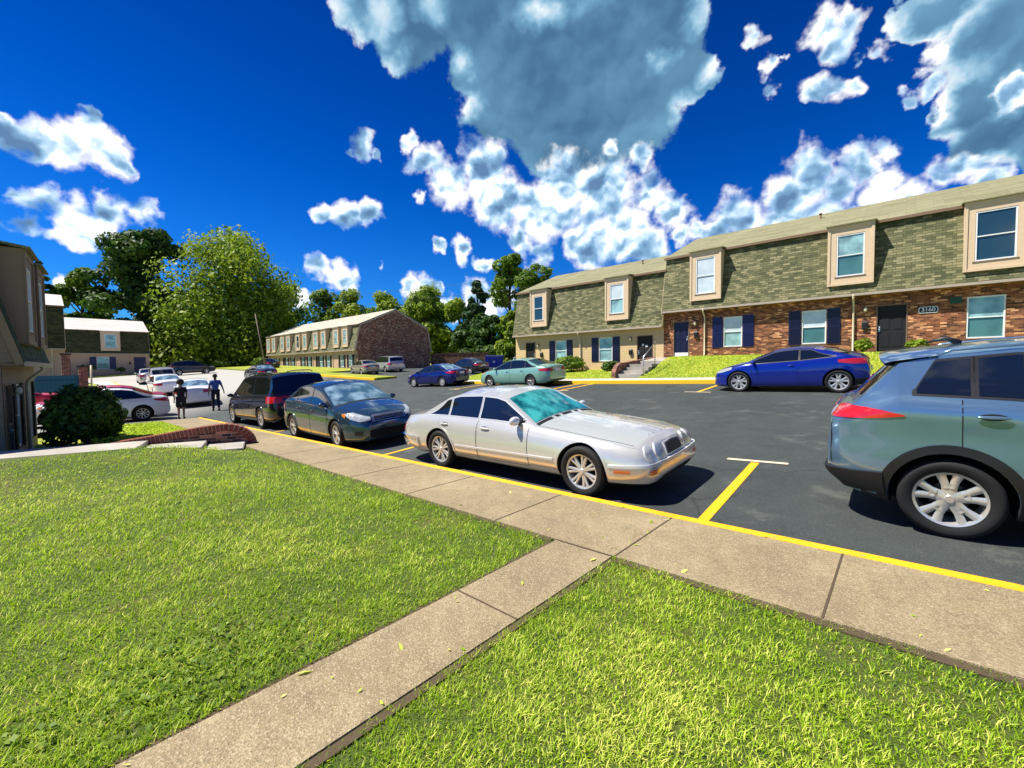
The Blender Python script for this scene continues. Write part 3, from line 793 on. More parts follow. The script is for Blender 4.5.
# --- people carrier
VAN = dict(L=5.10, W=1.96, wb=3.0, fo=.95, tr=.34, crown=.06, tum=.26, e=(.9, .45), nose=(.5, .80), arch=.06,
    top=[(0,.58),(.04,.72),(.12,.84),(.7,1.02),(.95,1.08),(1.15,1.18),(1.95,1.64),(2.15,1.70),(2.6,1.75),(4.2,1.74),(4.62,1.71),(4.76,1.66),(4.98,1.14),(5.03,1.06),(5.07,.90),(5.10,.68)],
    belt=[(0,.5),(.04,.60),(.12,.70),(.7,.90),(1.2,.98),(4.9,1.08),(5.03,1.0),(5.07,.85),(5.10,.6)],
    bot=[(0,.30),(.06,.22),(.5,.20),(4.6,.22),(4.95,.27),(5.10,.36)], glass=(.96, 1.95, 4.76, 4.97), hatch=(1.24, 1.59), cp=(4.55, 4.75), pill=(2.15, 3.28), doors=[(1.25, 2.3), (2.33, 3.4)], sill=.28, wheel='multi',
    lamps=[('headlight', True, 24, 60, [.66,.68,.74], [.76,.86,.88], .008, M['headlight'], True), ('grille', True, -20, 20, [.56]*2, [.74]*2, .008, M['dullchrome'], False), ('bumper', True, -74, 74, [.26]*2, [.52]*2, .016, None, False), ('air_intake', True, -28, 28, [.28]*2, [.40]*2, .022, M['void'], False),
           ('rear_bumper', False, -76, 76, [.30]*2, [.58]*2, .03, None, False), ('tail_light', False, 33, 62, [.84]*2, [1.02,1.05], .010, M['taillight'], True), ('tail_strip', False, -34, 34, [.98]*2, [1.03]*2, .008, M['taillight'], False), ('licence_plate', False, -9, 9, [.78]*2, [.92]*2, .012, M['plate'], False)])
def van_extra(B, bvh, root, col, patch, rad_fn, side_fn):
    for sg in (1, -1):
        m2 = MB(); xs = [2.2, 2.3, 3.2, 4.3, 4.4]; m2.tube([(B.X0-s, sg*(B.edge(s)[1]-.10), B.top(s)+(.0 if s in (2.2, 4.4) else .035)) for s in xs], .018, 6); m2.build('roof_rail', M['black'], root)
VAN['more'] = [van_extra]
# --- crossover
def cross_extra(B, bvh, root, col, patch, rad_fn, side_fn):
    for sg in (1, -1):
        m2 = MB(); m2.tube([(B.X0-s, sg*(B.edge(s)[1]-.04), B.edge(s)[2]+.052*(0 if s in (1.95, 3.7) else 1)) for s in (1.95, 2.1, 2.6, 3.1, 3.55, 3.7)], .013, 8); m2.build('roof_rail', col, root)
    # spoiler lip over the hatch
    def fn(u, v):
        s = 3.78+.30*v; zb, ye, ze, cr, yb = B.edge(s); return (B.X0-s, (2*u-1)*(ye+.0), 3), (0, 0, -1)
    m2 = MB()
    rows = []
    for (s, dz, w) in ((3.70, .0, -.01), (3.85, .006, .0), (4.00, .010, .0), (4.06, .0, .0), (4.055, -.022, .0), (3.96, -.05, -.01)):
        zb, ye, ze, cr, yb = B.edge(3.9); row = []
        for i in range(17):
            u = 2*i/16-1; y = u*(ye+w+.005)*(1-.0*abs(u)); zz = 1.665-(s-3.72)*.16+dz-.060*abs(u)**2.4; row.append(Vector((B.X0-s+.06*abs(u)**3, y, zz)))
        rows.append(row)
    grid_mesh(m2, rows); m2.build('spoiler', [col], root, sharp=50)
    m2 = MB(); m2.tube([(B.X0-3.45, 0, 1.68), (B.X0-3.56, 0, 1.735), (B.X0-3.70, 0, 1.70)], [.03, .022, .008], 8); m2.build('roof_antenna', M['black'], root)
    for sg in (1, -1):
        def ff(u, v, sg=sg):
            s = 4.46-.02-.60*u; lo = .93-.02*u+.04*u; hi = 1.04-.05*u; z = lo+(hi-lo)*v; return (B.X0-s, sg*2.5, z), (0, -sg, 0)
CROSS = dict(L=4.46, W=1.83, wb=2.64, fo=.93, tr=.35, crown=.075, tum=.30, e=(.85, .62), nose=(.55, .70), arch=.06,
    top=[(0,.60),(.05,.80),(.16,.95),(.5,1.02),(1.02,1.12),(1.2,1.22),(1.88,1.60),(2.1,1.665),(2.6,1.71),(3.2,1.70),(3.75,1.655),(3.90,1.62),(4.26,1.20),(4.36,1.15),(4.42,1.08),(4.46,.78)],
    belt=[(0,.52),(.05,.70),(.2,.84),(.6,.92),(1.1,1.05),(2.6,1.17),(3.3,1.22),(3.9,1.25),(4.2,1.14),(4.36,1.07),(4.42,1.0),(4.46,.68)],
    bot=[(0,.32),(.06,.24),(.5,.20),(3.9,.22),(4.25,.30),(4.46,.46)], prof=[(0,.88),(.08,.95),(.22,.985),(.42,1.0),(.55,.987),(.66,.968),(.75,.978),(.86,.982),(.95,.955),(1,.92)],
    glass=(1.03, 1.88, 3.92, 4.25), hatch=(1.24, 1.585), cp=(3.66, 3.80), pill=(2.28, 3.12, 3.42), doors=[(1.32, 2.26), (2.29, 3.49)], sill=.33, handle=.13, wheel='fork', rim=.69, flare=.075, skirt=.40, cladz=.32, sidemat=M['glass'],
    lamps=[('headlight', True, 28, 64, [.72,.76,.84], [.82,.90,.92], .008, M['headlight'], True), ('grille', True, -30, 30, [.5]*2, [.76]*2, .008, M['black'], False), ('bumper', True, -74, 74, [.3]*2, [.48]*2, .014, M['clad'], False),
           ('rear_bumper', False, -68, 68, [.34]*2, [.54,.50,.50,.50,.54], .030, M['clad'], False), ('skid_plate', False, -30, 30, [.36]*2, [.46]*2, .040, M['dullchrome'], False), 
           ('tail_light', False, 30, 66, [1.025,1.025,1.03,1.04,1.055,1.075], [1.125,1.14,1.145,1.14,1.12,1.085], .009, M['taillight'], True), ('reverse_lamp', False, 25, 32, [1.02]*2, [1.10]*2, .012, M['headlight'], True), ('tailgate_seam', False, 37.0, 37.7, [.56]*2, [1.02]*2, .002, M['void'], True), ('tailgate_handle', False, -16, 16, [.90]*2, [.95]*2, .012, M['dullchrome'], False),
           ('tail_strip', False, -25, 25, [1.04]*2, [1.075]*2, .008, M['taillight'], False), ('licence_plate', False, -10, 10, [.72]*2, [.86]*2, .01, M['plate'], False)],
    more=[cross_extra])
# --- three door coupe hatch
def coupe_extra(B, bvh, root, col, patch, rad_fn, side_fn):
    pass
COUPE = dict(L=4.22, W=1.79, wb=2.65, fo=.86, tr=.335, crown=.07, tum=.40, e=(.95, .75), nose=(.45, .60), arch=.05,
    top=[(0,.50),(.03,.60),(.1,.70),(.25,.77),(.6,.875),(1.0,.965),(1.2,1.06),(1.85,1.33),(2.1,1.375),(2.45,1.40),(2.9,1.375),(3.3,1.31),(3.85,1.13),(4.0,1.08),(4.12,.98),(4.22,.70)],
    belt=[(0,.45),(.1,.60),(.4,.74),(1.0,.87),(1.5,.90),(2.6,.96),(3.3,1.03),(3.7,1.07),(4.0,.98),(4.12,.90),(4.22,.62)],
    bot=[(0,.26),(.06,.18),(.5,.16),(3.8,.18),(4.1,.26),(4.22,.36)], glass=(1.02, 1.86, 3.1, 3.80), cp=(2.85, 3.45), pill=(2.55,), doors=[(1.25, 2.52)], sill=.26, wheel='fork', rim=.72,
    lamps=[('headlight', True, 30, 66, [.60,.64,.74], [.68,.78,.82], .008, M['headlight'], True), ('grille', True, -24, 24, [.3]*2, [.60,.66,.60], .010, M['black'], False), ('bumper', True, -74, 74, [.22]*2, [.30]*2, .016, None, False),
           ('rear_bumper', False, -74, 74, [.24]*2, [.42]*2, .016, M['black'], False), ('tail_light', False, 30, 72, [.84,.84,.90], [.96,1.0,.97], .010, M['taillight'], True), ('licence_plate', False, -10, 10, [.6]*2, [.72]*2, .01, M['plate'], False)])
# --- older two-door coupe / sedan variants
TWODOOR = scale_spec(SEDAN, .96, .97, .95, pill=(2.6,), doors=[(1.32, 2.58)], wheel='disc')
BIG = scale_spec(SEDAN, 1.075, 1.05, .995)
BIG['lamps'] = [l for l in SEDAN['lamps'] if l[0] != 'grille_slot']
TRUCK = scale_spec(CROSS, 1.06, 1.0, 1.06, flare=None, cladz=0, wheel='multi', hatch=(1.25, 1.62), more=[])
# ------------------------------------------------------------------ houses
def holed_wall(mb, x0, x1, z0, z1, y, holes, depth=.1, m=0, mr=0):
    xs = sorted({x0, x1, *[h[0] for h in holes], *[h[1] for h in holes]}); zs = sorted({z0, z1, *[h[2] for h in holes], *[h[3] for h in holes]})
    for i in range(len(xs)-1):
        for j in range(len(zs)-1):
            cx, cz = (xs[i]+xs[i+1])/2, (zs[j]+zs[j+1])/2
            if any(h[0] < cx < h[1] and h[2] < cz < h[3] for h in holes): continue
            mb.quad((xs[i], y, zs[j]), (xs[i+1], y, zs[j]), (xs[i+1], y, zs[j+1]), (xs[i], y, zs[j+1]), m)
    for a, b, c, d in holes:
        mb.quad((a, y, c), (a, y+depth, c), (a, y+depth, d), (a, y, d), mr); mb.quad((b, y, c), (b, y, d), (b, y+depth, d), (b, y+depth, c), mr)
        mb.quad((a, y, d), (a, y+depth, d), (b, y+depth, d), (b, y, d), mr); mb.quad((a, y, c), (b, y, c), (b, y+depth, c), (a, y+depth, c), mr)
def sash_window(root, x0, x1, z0, z1, y, pane, frame='white', fw=.055, name='window'):
    """window > pane, sill ; frame is the window mesh itself"""
    f = MB(); zm = (z0+z1)/2
    f.box(x0, x0+fw, y-.02, y+.06, z0, z1); f.box(x1-fw, x1, y-.02, y+.06, z0, z1)
    f.box(x0+fw, x1-fw, y-.018, y+.058, z0, z0+fw); f.box(x0+fw, x1-fw, y-.018, y+.058, z1-fw, z1)
    f.box(x0+fw, x1-fw, y-.012, y+.05, zm-.022, zm+.022)
    w = f.build(name, M[frame], root, bevel=.004)
    p = MB(); p.box(x0+fw*.7, x1-fw*.7, y+.012, y+.02, zm, z1-fw*.7); p.build('pane', M[pane[0]], w)
    p = MB(); p.box(x0+fw*.7, x1-fw*.7, y+.026, y+.034, z0+fw*.7, zm); p.build('pane', M[pane[1]], w)
    s = MB(); s.box(x0-.06, x1+.06, y-.05, y+.02, z0-.05, z0-.002); s.build('sill', M['trimD' if frame == 'white' else frame], w, bevel=.004)
    return w
def townhouse(name, label, loc, rz, W, D, he, hu, hr, wall, shing, roof, items, gable='brick', group=None, trim='trim', ends=(True, True), chead=0):
    root = empty(name, loc, rz); tag(root, label, 'townhouse', group)
    holes = []
    for it in items:
        if it[0] == 'win': holes.append((it[1], it[2], it[3], it[4]))
        if it[0] == 'door': holes.append((it[1], it[2], .0, it[3]))
    w = MB(); holed_wall(w, 0, W, -1.2, he, 0, holes, .10, 0, 0)
    w.build('front_wall', M[wall], root, fix=False)
    # gable ends, thick
    prof = [(0.01, -1.2), (.01, he), (-.26, he+.02), (.36, hu-.03), (D/2, hr-.08), (D-.36, hu-.03), (D+.26, he+.02), (D, he), (D, -1.2)]
    for e, x in enumerate((0, W)):
        if not ends[e]: continue
        g = MB(); xa, xb = (x-.012, x+.2) if e == 0 else (x-.2, x+.012); g.prism(prof, 'x', xa, xb); g.build('gable_wall', M[gable], root)
        tr = MB(); pr = [(-.33, he-.02), (.33, hu), (D/2, hr), (D-.33, hu), (D+.33, he-.02)]
        for a, b in zip(pr[:-1], pr[1:]):
            dx, dz = b[0]-a[0], b[1]-a[1]; L = math.hypot(dx, dz); nx, nz = dz/L*.13, -dx/L*.13
            xx = (-.045, -.013) if e == 0 else (W+.013, W+.045)
            tr.prism([a, b, (b[0]+nx, b[1]+nz), (a[0]+nx, a[1]+nz)], 'x', *xx)
        tr.build('rake_trim', M[trim], root)
    bk = MB(); bk.quad((0, D, -1.2), (0, D, he), (W, D, he), (W, D, -1.2)); bk.build('back_wall', M[wall], root, fix=False)
    # mansard, front and back, as solid slabs split round the dormers
    ms = MB()
    ms.prism([(-.30, he), (-.34, he+.02), (.30, hu), (.36, hu), (-.18, he)], 'x', -.02, W+.02)
    ms.build('front_mansard', M[shing], root); ms = MB()
    ms.prism([(D+.30, he), (D+.34, he+.02), (D-.30, hu), (D-.36, hu), (D+.18, he)], 'x', -.02, W+.02)
    ms.build('back_mansard', M[shing], root)
    sf = MB(); sf.box(-.02, W+.02, -.32, .0, he-.06, he-.001); sf.build('front_soffit', M['trimD'], root); sf = MB(); sf.box(-.02, W+.02, D, D+.32, he-.06, he-.001); sf.build('back_soffit', M['trimD'], root)
    gt = MB(); gt.box(-.03, W+.03, -.40, -.325, he-.075, he+.035); gt.build('gutter', M['fascia'], root, bevel=.012)
    rf = MB(); o = .16
    rf.prism([(.30-o, hu-.02), (D/2, hr), (D-.30+o, hu-.02), (D-.30+o, hu+.05), (D/2, hr+.09), (.30-o, hu+.05)], 'x', -.08, W+.08)
    r = rf.build('roof', M[roof], root)
    fb = MB(); fb.box(-.09, W+.09, .30-o-.03, .30-o+.001, hu-.06, hu+.06); fb.build('drip_edge', M['trimD'], r)
    nd = 0
    for it in items:
        k = it[0]
        if k == 'win':
            x0, x1, z0, z1, pane, sh = it[1:7]
            wn = sash_window(root, x0, x1, z0, z1, .035, pane)
            if sh:
                sw = it[7] if len(it) > 7 else .42
                for xa, xb in ((x0-.03-sw, x0-.03), (x1+.03, x1+.03+sw)):
                    s = MB(); s.box(xa, xb, -.035, -.004, z0-.02, z1+.02); n = int((z1-z0)/.06)
                    for q in range(n):
                        zz = z0+.05+q*(z1-z0-.1)/n
                        if abs(zz-(z0+z1)/2) > .05: s.box(xa+.05, xb-.05, -.046, -.034, zz, zz+.03)
                    s.build('shutter', M[sh], root)
        elif k == 'door':
            x0, x1, zt, mt = it[1:5]; fr = MB()
            fr.box(x0, x0+.05, -.012, .09, 0, zt); fr.box(x1-.05, x1, -.012, .09, 0, zt); fr.box(x0+.05, x1-.05, -.010, .088, zt-.05, zt); fr.box(x0+.05, x1-.05, -.10, .09, -.04, .03)
            fr.build('door_frame', M['trimD'], root)
            d = MB(); d.box(x0+.052, x1-.052, .05, .09, .032, zt-.052)
            cx = (x0+x1)/2
            for (a, b, c, e) in ((x0+.16, cx-.05, .25, .85), (cx+.05, x1-.16, .25, .85), (x0+.16, cx-.05, 1.0, 1.75), (cx+.05, x1-.16, 1.0, 1.75)):
                if e < zt-.1: d.box(a, b, .042, .052, c, e); d.box(a+.03, b-.03, .036, .043, c+.03, e-.03)
            dd = d.build('door', M[mt], root, bevel=.003)
            hd = MB(); hx = x0+.12 if (len(it) > 6 and it[6] == 'L') else x1-.12
            hd.box(hx-.03, hx+.03, .026, .0495, .93, 1.18); hd.ball((hx, .015, 1.0), .032, 0, 10, 6); hd.ball((hx, .03, 1.14), (.028, .02, .028), 0, 10, 6); hd.build('door_handle', M['dullchrome'], dd)
            if len(it) > 5 and it[5]:
                kk = MB(); kk.box(x0+.06, x1-.06, .030, .049, .04, .26); kk.build('kick_plate', M['white'], dd)
            if len(it) > 7 and it[7]:
                kk = MB(); kk.box(cx-.2, cx-.08, .030, .040, 1.45, 1.58); kk.box(cx+.02, cx+.16, .030, .040, 1.38, 1.50); kk.build('door_notice', M['white'], dd)
        elif k == 'dormer':
            xc, dw, zl, zh, ww, wh, pane = it[1:8]; a, b = xc-dw/2, xc+dw/2; yf = -.36; wz0 = (zl+zh)/2-wh/2-.02; wz1 = wz0+wh
            dm = MB(); holed_wall(dm, a, b, zl, zh, yf, [(xc-ww/2, xc+ww/2, wz0, wz1)], .08, 0, 1)
            dm.quad((a, yf, zl), (a, .5, zl), (a, .5, zh), (a, yf, zh), 0); dm.quad((b, yf, zl), (b, yf, zh), (b, .5, zh), (b, .5, zl), 0)
            dm.quad((a, yf, zl), (b, yf, zl), (b, .5, zl), (a, .5, zl), 0)
            dd = dm.build('dormer', [M[trim], M['trimD']], root, fix=False)
            fr = MB(); t = .09
            fr.box(a-.02, a+t, yf-.03, yf+.002, zl-.02, zh); fr.box(b-t, b+.02, yf-.03, yf+.002, zl-.02, zh); fr.box(a+t, b-t, yf-.028, yf+.002, zl-.02, zl+t); fr.box(a+t, b-t, yf-.028, yf+.002, zh-t*1.6, zh)
            fr.build('dormer_trim', M[trim], dd, bevel=.006)
            tp = MB(); tp.prism([(yf-.12, zh-.005), (.75, zh+.16), (.75, zh+.21), (yf-.12, zh+.045)], 'x', a-.08, b+.08); tp.build('dormer_roof', M[roof], dd)
            sash_window(dd, xc-ww/2, xc+ww/2, wz0, wz1, yf+.03, pane)
        elif k == 'spout':
            x = it[1]; s = MB(); s.tube([(x, -.37, he-.05), (x, -.37, he-.16), (x, -.10, he-.42), (x, -.07, he-.55), (x, -.07, .12), (x, -.20, .03)], .042, 8)
            s.ball((x, -.36, he-.05), (.075, .06, .07), 0, 10, 6); s.build('downspout', M['cream'], root)
        elif k == 'lamp':
            x, z = it[1:3]; s = MB(); s.box(x-.07, x+.07, -.03, -.002, z-.1, z+.12); s.box(x-.085, x+.085, -.17, -.03, z+.10, z+.13); b_ = s.build('wall_lamp', M['trimD'], root)
            g = MB(); g.ball((x, -.10, z+.01), (.07, .065, .10), 0, 12, 8); g.build('lamp_shade', M['lampglass'], b_)
        elif k == 'mailbox':
            x, z = it[1:3]; s = MB(); s.prism([(-.002, z-.17), (-.10, z-.17), (-.12, z+.12), (-.08, z+.17), (-.002, z+.20)], 'x', x-.10, x+.10); s.build('mailbox', M['black'], root, bevel=.006)
        elif k == 'ventpipe':
            x, y = it[1:3]; zz = lerp(y, [.3, D/2], [hu, hr]); s = MB(); s.tube([(x, y, zz-.1), (x, y, zz+.32)], .05, 8); s.ball((x, y, zz+.34), (.09, .09, .05), 0, 10, 5); s.build('roof_vent', M['trimD'], root)
        elif k == 'sign':
            x, z, txt = it[1:4]; s = MB(); ww, hh = .30, .135; pts = [(-ww, -hh*.45), (-ww*.86, -hh), (ww*.86, -hh), (ww, -hh*.45), (ww, hh*.45), (ww*.86, hh), (-ww*.86, hh), (-ww, hh*.45)]
            s.prism([(x+a, z+b) for a, b in pts], 'y', -.022, -.002); b_ = s.build('number_sign', M['white'], root)
            s = MB(); s.prism([(x+a*.90, z+b*.80) for a, b in pts], 'y', -.027, -.0225); s.build('sign_panel', M['black'], b_)
            cu = bpy.data.curves.new('numerals', 'FONT'); cu.body = txt; cu.size = .215; cu.align_x = 'CENTER'; cu.align_y = 'CENTER'; cu.extrude = .003; cu.offset = .004
            to = bpy.data.objects.new('numerals', cu); COL.objects.link(to); dg = bpy.context.evaluated_depsgraph_get(); me = bpy.data.meshes.new_from_object(to.evaluated_get(dg)); bpy.data.objects.remove(to)
            me.materials.clear(); me.materials.append(M['white']); t2 = bpy.data.objects.new('numerals', me); COL.objects.link(t2); t2.parent = b_; t2.location = (x, -.030, z); t2.rotation_euler = (R(90), 0, 0)
        elif k == 'louvre':
            x, z = it[1:3]; s = MB(); s.box(x-.17, x+.17, -.03, -.002, z-.13, z+.13)
            for q in range(4): s.box(x-.14, x+.14, -.045, -.029, z-.10+q*.06, z-.07+q*.06)
            s.build('wall_vent', M['trimG'], root)
    return root
M['roofP'] = shingle('sunbleached_tan_roof', (.36,.33,.25), (.44,.41,.32), (.52,.49,.40), .9, .14, .85)
M['trimG'] = plain('green_vent_paint', (.02,.09,.05), .7)

# --- row across the lot: beige sided half (left) and raised brick half (right)
PN = ('pane', 'pane')
SX = -22.3
def F(x): return x-SX
townhouse('townhouse', 'beige sided townhouse with green mansard, standing lower beside the brick one', (SX, 25, 1.28), 0, 11.75, 10.8, 2.56, 5.85, 7.95, 'siding', 'shingle', 'roof',
    [('door', F(-21.3), F(-20.35), 2.05, 'blackdoor', False), ('lamp', F(-20.05), 1.75), ('mailbox', F(-19.75), 1.1),
     ('win', F(-18.5), F(-17.55), .62, 2.05, PN, 'navyD', .50), ('spout', F(-16.35)), ('win', F(-14.95), F(-13.95), .55, 2.1, PN, 'navyD', .50),
     ('lamp', F(-12.65), 1.9), ('mailbox', F(-12.65), 1.1), ('door', F(-12.25), F(-11.2), 2.1, 'blackdoor', False, 'L', True),
     ('dormer', F(-19.76), 1.5, 3.15, 5.82, .85, 1.75, ('paneD', 'paneD')), ('dormer', F(-13.45), 1.6, 3.15, 5.82, .95, 1.85, ('paneW', 'pane')), ('ventpipe', F(-13.6), 3.6)], gable='siding')
BX = -10.52
def G(x): return x-BX
townhouse('townhouse', 'red-brown brick townhouse with green mansard and house number sign, higher up the grass bank', (BX, 25, 2.0), 0, 21.0, 10.8, 2.63, 5.78, 7.98, 'brick', 'shingle', 'roof',
    [('door', G(-9.98), G(-9.06), 2.05, 'navyD', True, 'R'), ('lamp', G(-8.72), 1.85), ('mailbox', G(-8.67), 1.25), ('spout', G(-8.2)),
     ('win', G(-7.25), G(-6.32), .50, 2.1, ('paneW', 'pane'), 'navy', .52), ('win', G(-3.70), G(-2.72), .50, 2.1, ('paneW', 'paneT'), 'navyD', .50), ('spout', G(-1.72)),
     ('lamp', G(-1.30), 1.93), ('mailbox', G(-1.32), 1.25), ('door', G(-.94), G(.10), 2.1, 'blackdoor', False, 'L'), ('sign', G(.72), 1.75, '3160'), ('louvre', G(1.52), 2.05),
     ('win', G(1.82), G(2.86), .50, 2.15, ('pane', 'paneT'), None), ('win', G(6.6), G(7.6), .50, 2.1, PN, 'navyD', .5),
     ('dormer', G(-8.10), 1.6, 3.10, 5.76, 1.0, 1.95, ('paneW', 'paneW')), ('dormer', G(-1.86), 1.62, 3.10, 5.76, 1.0, 1.86, ('pane', 'paneT')), ('dormer', G(2.50), 1.66, 3.10, 5.76, 1.08, 1.9, ('paneD', 'paneD')), ('dormer', G(7.2), 1.6, 3.10, 5.76, 1.0, 1.86, PN),
     ('ventpipe', G(-3.5), 3.9), ('ventpipe', G(5), 3.9)], gable='brick')
# --- brick row further down the street
it = []
for i in range(5):
    b = 29.8-6.0*i
    it += [('dormer', b-2.2, 1.5, 3.0, 5.55, .9, 1.7, PN), ('dormer', b-4.6, 1.5, 3.0, 5.55, .9, 1.7, ('paneD', 'paneD') if i == 2 else PN), ('win', b-2.0, b-1.1, .5, 2.0, PN, 'blackdoor', .42), ('win', b-4.2, b-3.3, .5, 2.0, PN, 'blackdoor', .42), ('spout', b-.25)]
    if i % 2: it += [('door', b-5.5, b-4.75, 2.05, 'blackdoor', False)]
it += [('door', 29.0, 29.8, 2.05, 'blackdoor', False)]
townhouse('townhouse', 'long brick-ended mansard row behind the silver minivan, in front of the trees', (-78.9, 26, 1.15), 0, 30, 10.8, 2.55, 5.65, 7.9, 'sidingP', 'shingle', 'roofP', it, gable='brickG', trim='trim')
# --- houses closing the court on the left
HX = -79
townhouse('townhouse', 'low tan house with bleached roof and dark mansard, behind the black hatchback', (HX, -3.7, 1.25), R(90), 14.3, 10, 2.5, 5.55, 7.4, 'sidingP', 'shingleO', 'roofW',
    [('door', 12.6, 13.9, 2.1, 'navy', False), ('lamp', 12.3, 1.9), ('mailbox', 12.2, 1.2), ('win', 8.9, 10.1, .45, 2.05, ('pane', 'paneT'), 'navy', .65), ('dormer', 10.3, 1.9, 2.9, 5.5, 1.15, 1.8, PN), ('win', 3.0, 4.2, .45, 2.05, PN, 'navy', .6), ('spout', 6.4)], gable='sidingP')
townhouse('townhouse', 'dark olive mansard house rising above the teal board fence', (-47.5, -11.3, .45), R(90), 12.7, 9, 2.75, 6.0, 7.3, 'sidingP', 'shingleO', 'roofW',
    [('win', 9.4, 10.4, .5, 2.0, PN, 'navy', .45), ('dormer', 9.8, 1.7, 3.1, 5.95, 1.0, 1.9, PN), ('dormer', 4, 1.7, 3.1, 5.95, 1.0, 1.9, PN), ('spout', 12.0), ('ventpipe', 11.3, 3)], gable='shingleO')
townhouse('townhouse', 'tan end house at the left edge beside the round shrub, steep mansard with dormers', (-19.45, .28, -.72), R(180+5.5), 0.001+12, 9, 2.55, 5.75, 7.4, 'sidingP', 'shingleG', 'roof', [], gable='sidingP') if False else None
def near_house():
    # facade faces the street (+y); origin at its near end so that local x runs away down the street
    W = 5.0; a = R(180-5.0)
    ex, ey = -19.3, -.10                 # far corner
    ox, oy = ex-W*math.cos(a), ey-W*math.sin(a)
    loc = (ox, oy, -.80)
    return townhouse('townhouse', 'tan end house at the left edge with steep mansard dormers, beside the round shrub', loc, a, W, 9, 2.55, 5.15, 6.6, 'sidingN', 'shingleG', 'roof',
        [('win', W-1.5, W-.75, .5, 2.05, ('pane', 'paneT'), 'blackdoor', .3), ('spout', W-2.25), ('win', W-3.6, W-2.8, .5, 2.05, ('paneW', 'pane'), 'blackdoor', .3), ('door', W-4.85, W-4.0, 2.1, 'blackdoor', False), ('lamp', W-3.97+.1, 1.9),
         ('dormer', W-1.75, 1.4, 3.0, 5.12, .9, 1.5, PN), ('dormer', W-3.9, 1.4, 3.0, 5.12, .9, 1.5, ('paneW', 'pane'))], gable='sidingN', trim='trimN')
near_house()

# ------------------------------------------------------------------ ground
def base_ground():
    xs = sorted({-700, -450, -300, -200, -150, -120, -79, -60, -45, -35, -25, 10, 40, 80, 150, 300, 450, *[float(v) for v in np.arange(-110, 30, 5)]})
    ys = sorted({-450, -200, -80, -40, -20, -10, 4.4, 18.3, 30, 60, 120, 200, 350, 700, *[float(v) for v in np.arange(-10, 60, 5)]})
    vs = [(x, y, gz(x, y)-.22) for y in ys for x in xs]; k = len(xs)
    mb = MB(); mb.add(vs, [(j*k+i, j*k+i+1, (j+1)*k+i+1, (j+1)*k+i) for j in range(len(ys)-1) for i in range(k-1)])
    o = mb.build('ground', M['fargrass'], fix=False); o['kind'] = 'structure'
base_ground()
A = -.05
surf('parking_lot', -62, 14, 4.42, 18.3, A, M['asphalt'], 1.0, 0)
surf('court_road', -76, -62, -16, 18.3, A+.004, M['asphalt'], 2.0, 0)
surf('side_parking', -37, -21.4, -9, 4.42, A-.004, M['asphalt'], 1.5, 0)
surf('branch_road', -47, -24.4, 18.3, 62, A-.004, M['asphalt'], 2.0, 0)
surf('pavement', -21.4, 14, 3.12, 4.30, .05, M['walk'], .7, .3)
surf('kerb', -21.4, 14, 4.30, 4.42, .052, M['yellow'], .7, .3)
for q in ((-2.35, -2.295, -2.4, 3.08), (-1.745, -1.685, -2.4, 3.08)): surf('soil_shade_edge', *q, .040, M['joint'], .6, .1)  # dark soil strips that also paint the shadow under the raised lawn edge
surf('soil_shade_edge', -11, -2.35, 3.05, 3.125, .042, M['joint'], .6, .1); surf('soil_shade_edge', -1.70, 9, 3.05, 3.125, .042, M['joint'], .6, .1)
surf('walkway', -2.30, -1.74, -2.5, 3.10, .048, M['walk'], .6, .3)
surf('path_slab', -3.6, -2.72, -1.6, -.16, .035, M['slab'], .6, .3)
surf('pavement', -61, -37, 3.6, 4.9, .06, M['farwalk'], 1.0, .3)
surf('kerb', -61, -37, 4.9, 5.04, .062, M['yellow'], 1.0, .3)
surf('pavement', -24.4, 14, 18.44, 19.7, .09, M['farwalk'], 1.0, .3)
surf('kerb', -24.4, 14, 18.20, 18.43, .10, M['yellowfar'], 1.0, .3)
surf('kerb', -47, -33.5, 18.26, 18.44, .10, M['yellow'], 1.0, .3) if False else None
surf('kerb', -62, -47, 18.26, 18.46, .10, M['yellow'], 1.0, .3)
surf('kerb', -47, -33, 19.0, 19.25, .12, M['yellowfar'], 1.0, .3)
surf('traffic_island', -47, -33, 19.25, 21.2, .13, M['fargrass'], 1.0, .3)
surf('kerb', -24.4, -24.2, 19.7, 26, .10, M['yellow'], 1.0, .3)
# joints in the near paving
def joint(x0, x1, y0, y1, off=.0535):
    surf('paving_joint', x0, x1, y0, y1, off, M['joint'], .6, 0)
for x in (-.33, -1.72, -3.1, -4.7, -6.2, -7.7, -9.2, -10.7, -12.3, -14, -15.7, -17.4, -19.1): joint(x-.007, x+.007, 3.12, 4.30)
joint(1.05, 1.068, 3.12, 4.30); joint(-2.30, -1.74, 1.93, 1.942, .0515); joint(-2.30, -1.74, 3.10, 3.12, .0515)
